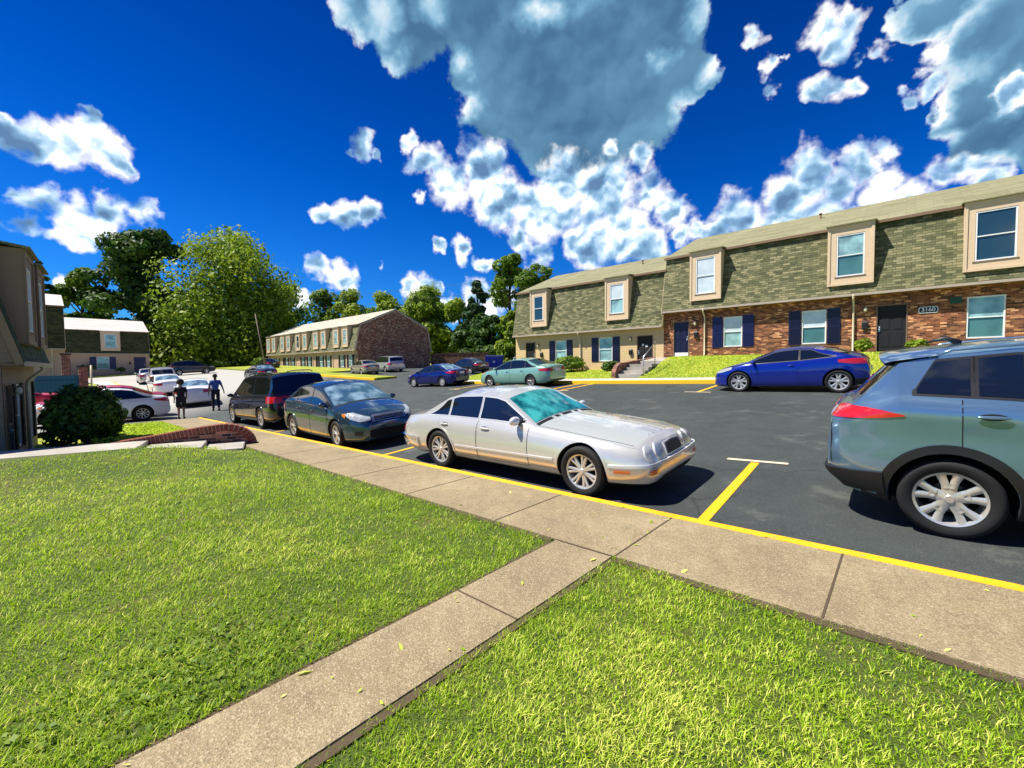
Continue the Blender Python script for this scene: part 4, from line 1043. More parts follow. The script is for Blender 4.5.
# bay markings
def stripe(x0, y0, x1, y1, w, mat, off=-.044):
    d = Vector((x1-x0, y1-y0)).normalized(); n = Vector((-d.y, d.x))*w/2
    surf('bay_marking', 0, 0, 0, 0, off, mat, .5, 0, corners=[(x0-n.x, y0-n.y), (x1-n.x, y1-n.y), (x1+n.x, y1+n.y), (x0+n.x, y0+n.y)])
stripe(-1.52, 4.43, -1.60, 7.12, .11, M['yellow']); stripe(-2.0, 7.17, -1.2, 7.24, .09, M['whiteline'], -.0425)
stripe(-7.75, 4.43, -7.85, 7.1, .10, M['yellow']); stripe(-8.15, 7.14, -7.45, 7.20, .09, M['whiteline'], -.0425)
stripe(-13.9, 4.43, -14.0, 7.1, .10, M['yellow'])
for x in (-5.3, -12.0, -18.4, -11.3+.1): 
    stripe(x, 15.5, x, 18.24, .12, M['yellow']); stripe(x-.45, 15.44, x+.45, 15.44, .10, M['whiteline'], -.0425)
# lawns
def lawn_mound(x, y):
    a = max(0, min(1, (-8.2-x)/3.4)); b = max(0, min(1, (3.1-y)/1.6))
    return gz(x, y)+.05*math.exp(-((x+6)/3)**2-((y-1)/1.6)**2)+.27*a*a*(3-2*a)*b*b*(3-2*b)
surf('lawn', 0, 0, 0, 0, .03, M['turf'], .5, .2, fn=lawn_mound, corners=[(-12.2, -2.4), (-2.35, -2.4), (-2.35, 3.06), (-10.45, 3.06)])
surf('lawn', -1.69, 9, -2.4, 3.06, .03, M['turf'], .5, .2)
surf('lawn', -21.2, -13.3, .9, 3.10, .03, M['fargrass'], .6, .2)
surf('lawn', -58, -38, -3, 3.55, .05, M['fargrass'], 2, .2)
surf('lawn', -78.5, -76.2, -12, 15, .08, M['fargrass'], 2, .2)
def bank(x, y):
    top = 2.0 if x > -10.6 else 1.28
    a = gz(x, 19.72)+.08; t = (y-19.72)/(24.98-19.72)
    t = max(0, min(1, t)); t = t*t*(3-2*t)*.55+t*.45 if x > -10.6 else t
    if x > -10.6: t = min(1, t*1.25)
    return a+(top-a)*t
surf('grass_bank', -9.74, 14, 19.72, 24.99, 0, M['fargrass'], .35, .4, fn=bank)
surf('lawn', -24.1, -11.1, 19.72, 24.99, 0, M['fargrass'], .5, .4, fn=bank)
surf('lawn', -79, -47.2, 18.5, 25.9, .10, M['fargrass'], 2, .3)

# sunken steps and the path to the left house
def slab(x0, x1, y0, y1, z0, z1): 
    m = MB(); m.box(x0, x1, y0, y1, z0, z1); return m
st = empty('concrete_steps', (-11.0, 3.1, 0), R(-18)); tag(st, 'pale concrete path stepping down beside the curved brick wall', 'steps')
for (y0, y1, zt) in ((-5.2, -1.8, .05), (-1.8, -.76, -.04), (-.76, -.03, -.13)):
    m = MB(); m.box(-.5, .55, y0, y1-.003, zt-.6, zt); m.build('step', M['slab'], st, bevel=.012)
bw = empty('brick_wing_wall', (-11.0-.64*math.cos(R(18)), 3.1+.64*math.sin(R(18)), 0), R(-18)); tag(bw, 'low dark red brick wing wall curving down to the pavement', 'wall')
def wing():
    pts = []; y0, y1, zt, zb = -2.5, .15, .30, -.75
    top = [(y0, -.02), (-1.7, .08), (-.9, .20), (-.45, .24)]
    for k in range(1, 10): a = math.pi/2*(1-k/9); top.append((-.45+.60*math.cos(a), -.24+.48*math.sin(a)))
    pts = top+[(y1, zb), (y0, zb)]
    m = MB(); m.prism(pts, 'x', -.11, .11); m.build('wall_face', M['brickR'], bw)
    # soldier course following the top
    c = MB(); P = [Vector((0, a, b)) for a, b in top]; 
    for i in range(len(P)-1):
        L = (P[i+1]-P[i]).length; n = max(1, round(L/.075))
        for q in range(n):
            a = P[i].lerp(P[i+1], (q+.09)/n); b = P[i].lerp(P[i+1], (q+.91)/n); d = (b-a).normalized(); nn = Vector((0, -d.z, d.y))
            vs = []
            for x in (-.125, .125):
                for p, off in ((a, -.10), (b, -.10), (b, .055), (a, .055)): r_ = p+nn*off; vs.append((x, r_.y, r_.z))
            c.add(vs, [(0,1,2,3), (7,6,5,4), (0,4,5,1), (1,5,6,2), (2,6,7,3), (3,7,4,0)])
    c.build('brick_coping', M['coping'], bw)
    mo = MB()
    for i in range(len(P)-1):
        a, b = P[i], P[i+1]; d = (b-a).normalized(); nn = Vector((0, -d.z, d.y)); vs = []
        for x in (-.119, .119):
            for p, off in ((a, -.095), (b, -.095), (b, .046), (a, .046)): r_ = p+nn*off; vs.append((x, r_.y, r_.z))
        mo.add(vs, [(0,1,2,3), (7,6,5,4), (0,4,5,1), (1,5,6,2), (2,6,7,3), (3,7,4,0)])
    mo.build('mortar_bed', M['mortar'], bw)
M['coping'] = plain('coping_brick', (.22,.055,.03), .9, 0, 0, .6, 9); M['mortar'] = plain('lime_mortar', (.42,.34,.26), .95)
wing()

# porch steps up the bank
ps = empty('porch_steps', (-10.3, 21.0, 0)); tag(ps, 'concrete steps with brick cheek climbing to the black front door', 'steps')
zb_, zt_ = bank(-10.2, 19.8), 1.9
for i in range(4):
    m = MB(); y0 = 20.3+i*.42-21.0; m.box(-.75, .585, y0, 1.9-.002*i, zb_-.3, zb_+.03+(i+1)*.17); m.build('step', M['slab'], ps, bevel=.01)
m = MB(); m.prism([(-.85, zb_-.3), (-.85, zb_+.30), (-.6, zb_+.62), (-.3, zb_+.76), (3.9, 2.02), (3.9, zb_-.3)], 'x', -1.0, -.76); m.build('brick_cheek', M['brickR'], ps)
m = MB(); m.prism([(1.9, 1.2), (1.9, 1.78), (3.98, 2.0), (3.98, 1.2)], 'x', -.75, 1.25); m.build('landing', M['slab'], ps)
hr = MB(); zr = zb_+.1
hr.tube([(-9.62, 20.35, zr), (-9.62, 20.35, zr+.95), (-9.62, 21.7, zr+1.72), (-9.62, 21.7, zr+.6)], .025, 8)
hr.tube([(-9.62, 21.7, zr+1.72), (-9.62, 21.95, zr+1.72)], .025, 8)
tag(hr.build('handrail', M['steel']), 'thin grey metal handrail slanting up the porch steps', 'handrail')

# dumpster enclosure on the left, walls and poles
m = MB(); m.box(-.04, .04, -2.7, .0, -.3, 1.72); m.box(.04, .08, -2.7, 0, .2, .3); m.box(.04, .08, -2.7, 0, 1.35, 1.45)
f = m.build('fence_panel', M['teal']); f.location = (-33.5, 1.46, -.42); tag(f, 'teal board fence panel above the round shrub', 'fence')
for (y, h, lab) in ((1.64, 2.15, 'brick pillar at the right end of the teal fence'), (1.08, 2.9, 'tall brick pillar standing behind the teal fence')):
    x = -33.5 if h < 2.5 else -36.5
    m = MB(); m.box(-.18, .18, -.18, .18, -.4, h); b_ = m.build('brick_pillar', M['brickR']); b_.location = (x, y, -.42); tag(b_, lab, 'pillar')
    m = MB(); m.box(-.24, .24, -.24, .24, h, h+.09); m.build('cap', M['black'], b_, bevel=.01)
m = MB(); m.tube([(0, 0, -.3), (0, .04, 2.3)], .05, 8); o = m.build('post', M['cream']); o.location = (-37.5, 2.16, -.42); tag(o, 'cream post beside the brick pillar and teal fence', 'post')
bwl = MB(); bwl.box(0, 8.2, 0, .25, -.8, 1.95); bwl.box(-.0, 8.2, -.03, .28, 1.95, 2.03)
o = bwl.build('boundary_wall', M['brick']); o.location = (-49.2, 37.2, 1.45); o.rotation_euler = (0, 0, R(36)); tag(o, 'low brick wall running from the brick gable toward the dumpster', 'wall')
def dumpster(x, y, rz, label):
    r_ = empty('dumpster', (x, y, gz(x, y)-.05), rz); tag(r_, label, 'dumpster')
    m = MB(); m.prism([(-.75, .12), (-.9, 1.25), (-.9, 1.45), (.9, 1.6), (.9, 1.25), (.75, .12)], 'x', -1.1, 1.1); b_ = m.build('bin', M['dumpster'], r_, bevel=.02)
    m = MB()
    for k in range(5): m.box(-.95+k*.45, -.87+k*.45, -.93, -.80, .2, 1.3)
    m.build('rib', M['dumpster'], r_); m = MB(); m.prism([(-.98, 1.46), (.98, 1.66), (.98, 1.70), (-.98, 1.50)], 'x', -1.12, 1.12); m.build('lid', M['navy'], r_)
    m = MB(); n = 10; pts = [( (.20 if k % 2 == 0 else .09)*math.sin(k*math.pi/5), .85+(.20 if k % 2 == 0 else .09)*math.cos(k*math.pi/5)) for k in range(n)]
    m.prism(pts, 'y', -.965, -.935); m.build('emblem', M['white'], r_)
dumpster(-38.0, 38.5, R(42), 'blue dumpster with white emblem beyond the black sedan')
dumpster(-31.2, 42.0, R(42), 'blue dumpster half hidden by the corner of the beige townhouse')

# poles and wires
def pole(x, y, h, lab, arm=1.2, lean=(0, 0), r=.13, rz=0):
    z = gz(x, y)-.2; root = empty('utility_pole', (x, y, z), rz); tag(root, lab, 'utility pole')
    m = MB(); m.tube([(0, 0, -.3), (lean[0]*.5, lean[1]*.5, h*.5), (lean[0], lean[1], h)], [r, r*.85, r*.65], 8); m.build('pole_shaft', M['poleW'], root)
    if arm:
        m = MB(); m.box(-arm, arm, -.06, .06, h-.75, h-.60); m.build('crossarm', M['poleW'], root)
        for q in (-arm*.85, -arm*.3, arm*.85):
            m = MB(); m.tube([(q, 0, h-.6), (q, 0, h-.42)], .05, 6); m.build('insulator', M['steel'], root)
    return (x+lean[0], y+lean[1], z+h)
pA = pole(-25.5, 50, 13.3, 'tall utility pole with crossarm rising behind the beige townhouse roof', rz=R(60))
pB = pole(-62.5, 20.3, 7.6, 'leaning wooden pole on the grass before the big trees', 0, (-1.0, -.8), .10)
pC = pole(-128, 8, 14, 'distant utility pole among the left trees', rz=R(80))
def wire(a, b, sag, lab, r=.018):
    a = Vector(a); b = Vector(b); pts = [a.lerp(b, i/24)-Vector((0, 0, sag*4*(i/24)*(1-i/24))) for i in range(25)]
    m = MB(); m.tube(pts, r, 5); tag(m.build('power_line', M['black']), lab, 'power line', 'power lines crossing the sky')
wire((-25.5, 50, pA[2]-.4), (-128, 8, pC[2]-.4), 1.2, 'upper power line strung behind the brick row')
wire((-25.5, 50, pA[2]-1.6), (-128, 8, pC[2]-1.6), 1.6, 'lower power line strung behind the brick row')
wire((-25.5, 50, pA[2]-.4), (60, 60, 16), 1.2, 'power line running right behind the roof ridge')
wire((-128, 8, pC[2]-2.6), (-56, 60, 10.2), 1.0, 'faint power line passing in front of the big trees')
# ------------------------------------------------------------------ planting
def shrub(name, label, x, y, z, w, h, n, mat, leaf=.05, group=None, clumps=16, cat='shrub'):
    root = empty(name, (x, y, z)); tag(root, label, cat, group)
    m = MB(); cl = []
    for i in range(clumps):
        a = i*2.4; t = (i+.5)/clumps; q = math.sqrt(t)*w*.33; zc = h*(.42+.30*random.random()-.12*t)
        r = w*random.uniform(.16, .24); cl.append(((q*math.cos(a), q*math.sin(a), zc), (r, r, r*h/w*.95)))
        if i < 9: m.tube([(0, 0, -.1), (q*.4*math.cos(a), q*.4*math.sin(a), zc*.5), (q*math.cos(a), q*math.sin(a), zc)], [.022, .014, .006], 5)
    m.build('stem', M['bark'], root)
    P, N, L = crown_pts(cl, n, .05, .3); card_mesh('foliage', P, N, leaf, L, mat, 1.8, root)
shrub('round_shrub', 'large dark green rounded shrub by the left house corner', -14.9, .72, -.62, 1.50, 2.25, 18000, M['leafB'], .065, None, 34)
shrub('round_shrub', 'bushy yellow-green shrub beside the downspout of the beige house', -16.4, 23.9, 1.1, 2.0, 1.35, 4500, M['leafG'], .09)
shrub('round_shrub', 'small dark shrub under the beige house window', -13.7, 24.2, 1.15, 1.15, .8, 2500, M['leafB'], .08)
shrub('flowering_plant', 'yellowish plant left of the black door of the brick house', -1.35, 24.5, 2.0, .7, .75, 900, M['leafY'], .08, cat='plant')
shrub('flowering_plant', 'yellowish plant right of the black door of the brick house', .42, 24.5, 2.0, .8, .6, 900, M['leafY'], .08, cat='plant')
shrub('garden_shrub', 'spiky dark shrub under the navy shuttered window of the tan house', -77.6, 4.2, 1.3, 1.6, 1.1, 700, M['leafB'], .14)
shrub('garden_shrub', 'small shrub by the navy door of the tan house', -77.7, 7.4, 1.3, 1.0, .7, 500, M['leafB'], .14)
tree('maple_tree', 'big dark round-topped tree left of the willow-like one', 'tree', -101, 13.0, 26, 15, M['leafD'], .05, 30000, .46, 'broad', clumps=80)
tree('willow_tree', 'tallest fresh green tree with drooping leaves behind the court', 'tree', -93, 24.6, 27, 24, M['leafY'], .15, 52000, .36, 'broad', clumps=84, droop=1.6)
for i, (x, y, h, w, mt, lab, sh) in enumerate([
    (-106, .2, 20, 10, 'leafP', 'dark pine rising above the left roofs', 'cone'), (-112, -7.0, 18.5, 13, 'leafD', 'green tree between the pine and the big dark tree', 'round'),
    (-106, 5.6, 19, 9, 'leafG', 'paler tree glimpsed left of the big dark tree', 'round'),
    (-100, 36, 19, 12, 'leafY', 'bright tree over the left end of the brick row', 'round'), (-104, 47, 18, 13, 'leafG', 'pale green tree behind the brick row roof', 'round'),
    (-90, 55, 16.5, 13, 'leafY', 'broad tree behind the middle of the brick row', 'round'), (-82, 62, 18, 16, 'leafY', 'rounded tree behind the brick gable peak', 'round'), (-74, 64, 14.5, 12, 'leafY', 'yellow-green tree right of the brick gable', 'round'),
    (-69, 64, 8.5, 9, 'leafY', 'low yellow-green tree behind the low brick wall', 'round'),
    (-64, 60, 17, 5.5, 'leafP', 'thin open tree right of the brick row', 'round'), (-53, 58, 20, 10.5, 'leafG', 'tall leafy tree left of the beige townhouse', 'round'), (-45, 56, 17.5, 9, 'leafG', 'tree leaning over the beige townhouse corner', 'round'),
    (-55, 55, 9, 7, 'leafD', 'dark low tree behind the blue dumpster', 'round'), (-59, 56, 9.5, 7.5, 'leafD', 'dense dark tree behind the black sedan', 'round'), (-46.5, 51, 9, 5.5, 'leafY', 'yellow-green sapling clump at the beige house corner', 'round'), (-65, 58, 8.5, 7.5, 'leafD', 'low dark tree beside the thin pine', 'round'),
    (-97, 50, 17.5, 13, 'leafY', 'rounded tree behind the left half of the brick row', 'round'), (-88, 66, 18.5, 14, 'leafD', 'darker tree between the pale ones behind the brick row', 'round'), (-79, 58, 15.5, 12, 'leafY', 'tree cresting right of the brick gable peak', 'round'),
    (2.0, 46, 12.6, 4.5, 'leafG', 'treetop peeping over the brick house roof', 'round'), ]):
    tree('pine_tree' if sh == 'cone' else 'leafy_tree', lab, 'tree', x, y, h, w, M[mt], .15 if h > 10 else .05, 8000 if h > 14 else 5500, .44 if h > 14 else .36, sh, clumps=34 if h > 14 else 24)
# the wood that closes the far end
def wood():
    cl = []
    for i in range(90):
        a = random.random(); x = -118-random.random()*26; y = -40+a*95; h = random.uniform(4, 13)
        cl.append(((x, y, h*.5+2), (4.5, 4.5, h*.5)))
    for i in range(60):
        a = random.random(); x = -100+a*75; y = 78+random.random()*22; h = random.uniform(5, 11)
        cl.append(((x, y, h*.5+2), (4.5, 4.5, h*.5)))
    for i in range(26):
        a = random.random(); cl.append(((-108-random.random()*8, 8+a*34, random.uniform(2.5, 5)), (3, 3, 3.2)))
    P, N, L = crown_pts(cl, 52000, 0, .2); o = card_mesh('woodland', P, N, .75, L, M['leafD'], 1.6); tag(o, 'dark woodland closing the view behind the court', 'woodland', kind='stuff')
wood()
for i, (x, y, w, lab) in enumerate([(-83, 20.5, 2.6, 'clipped shrub on the grass behind the parked cars'), (-84, 17, 2.2, 'small round shrub under the big dark tree'), (-79.5, 25.0, 2.6, 'shrub at the far end of the brick row')]):
    shrub('garden_shrub', lab, x, y, gz(x, y)-.1, w, w*.7, 900, M['leafG'], .2)

# ------------------------------------------------------------------ grass blades
def blades(name, regions, parent=None):
    Ps = []
    for (x0, x1, y0, y1, fn) in regions:
        n = int((x1-x0)*(y1-y0)*18500); P = np.column_stack([RNG.uniform(x0, x1, n), RNG.uniform(y0, y1, n)])
        d = np.hypot(P[:, 0], P[:, 1]); keep = np.minimum(1, .52*(2.6/np.maximum(d, 2.2))**1.75)
        P = P[RNG.random(n) < keep]
        z = np.array([fn(a, b) for a, b in P]); Ps.append(np.column_stack([P, z]))
    P = np.concatenate(Ps); n = len(P)
    d = np.hypot(P[:, 0], P[:, 1]); grow = np.clip(.9+(d-2)*.13, .9, 2.6)
    # tufts: smooth fields decide height, colour and direction
    def field(s, ph): return np.sin(P[:, 0]*s+ph+1.7*np.sin(P[:, 1]*s*.7+ph))*np.cos(P[:, 1]*s*1.13-ph+1.3*np.sin(P[:, 0]*s*.6))
    f1 = field(2.1, .3); f2 = field(9, 1.2); f3 = field(23, 2.1)
    h = (.028+.020*RNG.random(n)+.010*f2+.008*f3+.005*f1)*np.clip(grow, .9, 1.35)
    h = np.clip(h*.66, .010, .055); w = .0041*(.6+.8*RNG.random(n))*grow
    ang = RNG.uniform(0, 2*np.pi, n); lean = RNG.uniform(.35, 1.6, n)*h
    dx = np.cos(ang); dy = np.sin(ang); sx = -dy*w/2; sy = dx*w/2
    tw = RNG.normal(0, .4, n)
    V = np.zeros((n, 5, 3)); b = P.copy(); b[:, 2] -= .004
    V[:, 0] = b+np.column_stack([sx, sy, np.zeros(n)]); V[:, 1] = b-np.column_stack([sx, sy, np.zeros(n)])
    mid = b+np.column_stack([dx*lean*.35, dy*lean*.35, h*.62])
    V[:, 2] = mid-np.column_stack([sx, sy, sx*0])*.9; V[:, 3] = mid+np.column_stack([sx, sy, sx*0])*.9
    V[:, 4] = b+np.column_stack([dx*lean, dy*lean, h])
    me = bpy.data.meshes.new(name); me.vertices.add(5*n); me.vertices.foreach_set('co', V.astype(np.float32).ravel())
    idx = (np.arange(n)[:, None]*5+np.array([0, 1, 2, 3, 3, 2, 4])).astype(np.int32).ravel()
    me.loops.add(7*n); me.loops.foreach_set('vertex_index', idx); me.polygons.add(2*n)
    ls = (np.arange(n)[:, None]*7+np.array([0, 4])).astype(np.int32).ravel(); me.polygons.foreach_set('loop_start', ls)
    dry = .6*np.exp(-((P[:, 0]+4.6)/1.3)**2-((P[:, 1]-1.6)/.8)**2)+.4*np.exp(-((P[:, 0]+7.5)/1.5)**2-((P[:, 1]-.6)/.7)**2)+.5*np.exp(-((P[:, 0]-.1)/.35)**2-((P[:, 1]-2.75)/.25)**2)+.35*np.exp(-((P[:, 0]+10)/.8)**2-((P[:, 1]-2.2)/.6)**2)+.3*np.exp(-((P[:, 0]+.9)/.5)**2-((P[:, 1]-1.7)/.5)**2)
    lv = np.clip(.43+.10*f1+.10*f2+.05*f3+RNG.normal(0, .17, n)+(RNG.random(n) < .08+.45*dry)*.5, 0, 1)
    f0 = field(.8, .9); lv = np.clip(lv+.13*f0+.05*field(1.4, 2.2), 0, 1)
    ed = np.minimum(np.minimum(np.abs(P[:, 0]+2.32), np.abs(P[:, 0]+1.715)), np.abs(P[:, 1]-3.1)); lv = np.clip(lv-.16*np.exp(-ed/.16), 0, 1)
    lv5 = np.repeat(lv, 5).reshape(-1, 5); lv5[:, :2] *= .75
    at = me.attributes.new('lv', 'FLOAT', 'POINT'); at.data.foreach_set('value', lv5.ravel().astype(np.float32))
    me.materials.append(M['blade']); me.update()
    o = bpy.data.objects.new(name, me); COL.objects.link(o); tag(o, 'short mown grass covering the two front lawns', 'grass', kind='stuff')
    print('blades', n)
def lw(x, y): return lawn_mound(x, y)+.03
def lr(x, y): return gz(x, y)+.03
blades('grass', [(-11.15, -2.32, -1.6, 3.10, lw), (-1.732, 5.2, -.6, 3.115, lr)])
def tufts():
    n = 26000; P = []; 
    for (x0, x1, y0, y1, fn, k) in ((-21.1, -13.4, .9, 3.1, lr, 14000), (-9.6, 8, 19.8, 24.9, bank, 34000), (-24, -11.2, 19.8, 24.9, bank, 12000)):
        q = np.column_stack([RNG.uniform(x0, x1, k), RNG.uniform(y0, y1, k)]); z = np.array([fn(a, b) for a, b in q])+.012; P.append(np.column_stack([q, z]))
    P = np.concatenate(P); N = RNG.normal(size=P.shape)+np.array([0, 0, .6])
    o = card_mesh('grass', P, N, .036, RNG.normal(.62, .2, len(P)), M['blade'], 1.8); tag(o, 'rougher grass on the far bank and lower lawn', 'grass', kind='stuff')
tufts()

def litter():
    k = 1500; P = np.column_stack([RNG.uniform(-8, 4, k), RNG.uniform(-.2, 4.3, k)]); d = np.hypot(P[:, 0], P[:, 1]); P = P[(RNG.random(len(P)) < np.minimum(1, 3/d))]
    P = P[(P[:, 1] > 3.1+.05) | (np.abs(P[:, 0]+2.02) < .27)]; e = np.minimum(np.abs(P[:, 1]-3.13), np.abs(np.abs(P[:, 0]+2.02)-.27)); P = P[RNG.random(len(P)) < .12+.9*np.exp(-e/.07)]
    z = np.array([gz(a, b) for a, b in P])+.056; N = RNG.normal(0, .35, (len(P), 3))+np.array([0, 0, 1])
    o = card_mesh('grass_clippings', np.column_stack([P, z]), N, .018, RNG.normal(.75, .2, len(P)), M['blade'], 3.2); tag(o, 'loose grass clippings scattered along the paving edges', 'clippings', kind='stuff')
    k = 1500; P = np.column_stack([RNG.normal(-2.75, .30, k), RNG.normal(.45, .38, k)]); P2 = np.column_stack([RNG.normal(-5.5, 1.2, 300), RNG.uniform(0, 2.6, 300)]); P = np.concatenate([P, P2]); P = P[P[:, 0] < -2.37]
    z = np.array([lw(a, b) for a, b in P])+RNG.uniform(.012, .036, len(P)); N = RNG.normal(0, .45, (len(P), 3))+np.array([0, 0, 1])
    o = card_mesh('lawn_weeds', np.column_stack([P, z]), N, .019, RNG.normal(.6, .15, len(P)), M['leafG'], 1.3); tag(o, 'broad-leaved weeds growing through the front lawn', 'weeds', kind='stuff')
litter()

# ------------------------------------------------------------------ vehicles in place
PI = math.pi
def S(base, **kw): T = dict(base); T.update(kw); return T
make_car('parked_car', 'steel blue crossover with red tail lamp, cut off by the right edge', CROSS, .33+1.32, 5.32+.915, 0, M['steelblue'], 'cars parked along the near kerb', 'car')
make_car('parked_car', 'champagne classic saloon with chrome grille and teal sunshade, largest car in the middle', CLASSIC, -4.44, 4.60+.90, 0, M['champ'], 'cars parked along the near kerb')
make_car('parked_car', 'dark teal sedan with chrome slatted grille behind the champagne saloon', S(SEDAN, rwmat=M['glass'], wsmat=M['glassB']), -10.75, 4.50+.88, R(-2), M['tealblack'], 'cars parked along the near kerb', steer=R(-4))
make_car('parked_minivan', 'black minivan with roof rails parked tail-on ahead of the dark teal sedan', VAN, -16.7, 4.72+.98, PI, M['midnight'], 'cars parked along the near kerb', 'minivan')
make_car('parked_car', 'cobalt blue three-door coupe below the brick house', COUPE, -2.70, 15.6+.9, PI, M['cobalt'], 'cars parked along the far kerb')
make_car('parked_car', 'mint green sedan below the beige house', BIG, -15.25, 16.55+.92, PI, M['mint'], 'cars parked along the far kerb')
make_car('parked_car', 'deep blue two-door sedan left of the mint green sedan', S(TWODOOR, wsmat=M['glassB'], rwmat=M['glassB']), -22.2, 16.4+.85, R(186), M['bluepaint'], 'cars parked along the far kerb')
make_car('parked_car', 'black sedan behind the mint green sedan, near the blue dumpster', S(SEDAN), -30.8, 27.6, R(178), M['midnight'])
make_car('parked_car', 'pale blue car mostly hidden at the corner of the beige house', S(SEDAN), -26.6, 30.5, R(132), M['silver'])
make_car('parked_car', 'sand silver sedan beside the silver minivan near the brick gable', S(SEDAN), -42.2, 23.2, R(172), M['sand'])
make_car('parked_minivan', 'silver minivan parked by the brick gable', S(VAN, more=[]), -43.2, 26.6, R(172), M['silver'], cat='minivan')
make_car('parked_car', 'white coupe end-on to the lawn beside the shrub, partly behind the brick wing wall', S(TWODOOR, wheel='multi'), -24.2, 1.55, -PI/2, M['whitecar'])
make_car('parked_car', 'red car behind the white coupe, only its roof and tail showing', S(SEDAN), -26.3, 1.75, -PI/2, M['redcar'], zoff=-.05)
make_car('parked_car', 'red hatchback glimpsed between the left house and the shrub', S(TWODOOR), -30.5, -1.6, -PI/2, M['redcar'])
make_car('parked_car', 'white sedan right behind the man in the blue shirt', S(SEDAN, rwmat=M['glassB']), -30.4, 6.1, R(168), M['whitecar'], 'cars lined up on the left')
make_car('parked_car', 'white sedan behind the person in black', S(SEDAN, rwmat=M['glassB']), -40.5, 6.3, R(178), M['whitecar'], 'cars lined up on the left')
make_car('parked_pickup', 'silver sport utility vehicle ahead of the two white sedans', TRUCK, -47.2, 7.1, R(176), M['silver'], 'cars lined up on the left', 'car')
make_car('parked_car', 'silver sedan farthest left in the line of parked cars', S(SEDAN), -55, 7.3, R(176), M['silver'], 'cars lined up on the left')
make_car('parked_car', 'black hatchback standing sideways before the tan house', S(TRUCK), -66, 12.9, PI/2, M['midnight'])
make_car('parked_car', 'charcoal sedan driving away near the left end of the brick row', S(SEDAN, rwmat=M['glassB']), -46.6, 14.6, R(182), M['charcoal'])
make_car('parked_car', 'dark blue car half hidden beyond the charcoal sedan', S(SEDAN), -67, 22.0, R(182), M['midnight'])

# ------------------------------------------------------------------ people
def skin_mesh(name, verts, edges, radii, mat, parent, rootv=0, sub=2):
    me = bpy.data.meshes.new(name); me.from_pydata(verts, edges, []); o = bpy.data.objects.new(name, me); COL.objects.link(o)
    md = o.modifiers.new('skin', 'SKIN'); sv = me.skin_vertices[0].data
    for i, r in enumerate(radii): sv[i].radius = r if isinstance(r, tuple) else (r, r); sv[i].use_root = (i == rootv)
    s = o.modifiers.new('sub', 'SUBSURF'); s.levels = sub; s.render_levels = sub
    dg = bpy.context.evaluated_depsgraph_get(); nm = bpy.data.meshes.new_from_object(o.evaluated_get(dg)); o.modifiers.clear(); o.data = nm; bpy.data.meshes.remove(me)
    nm.materials.clear(); nm.materials.append(mat)
    for p in nm.polygons: p.use_smooth = True
    o.parent = parent; return o
M['skin'] = plain('brown_skin', (.16,.075,.045), .55)
M['skin2'] = plain('tan_skin', (.34,.16,.10), .55)
M['hair'] = plain('dark_hair', (.012,.009,.008), .7)
M['hairM'] = plain('frizzy_hair', (.035,.035,.022), .8)
M['blueshirt'] = plain('blue_shirt', (.05,.12,.34), .8)
M['blackcloth'] = plain('black_cloth', (.018,.018,.022), .9)
M['bag'] = plain('white_bag', (.7,.68,.62), .7)
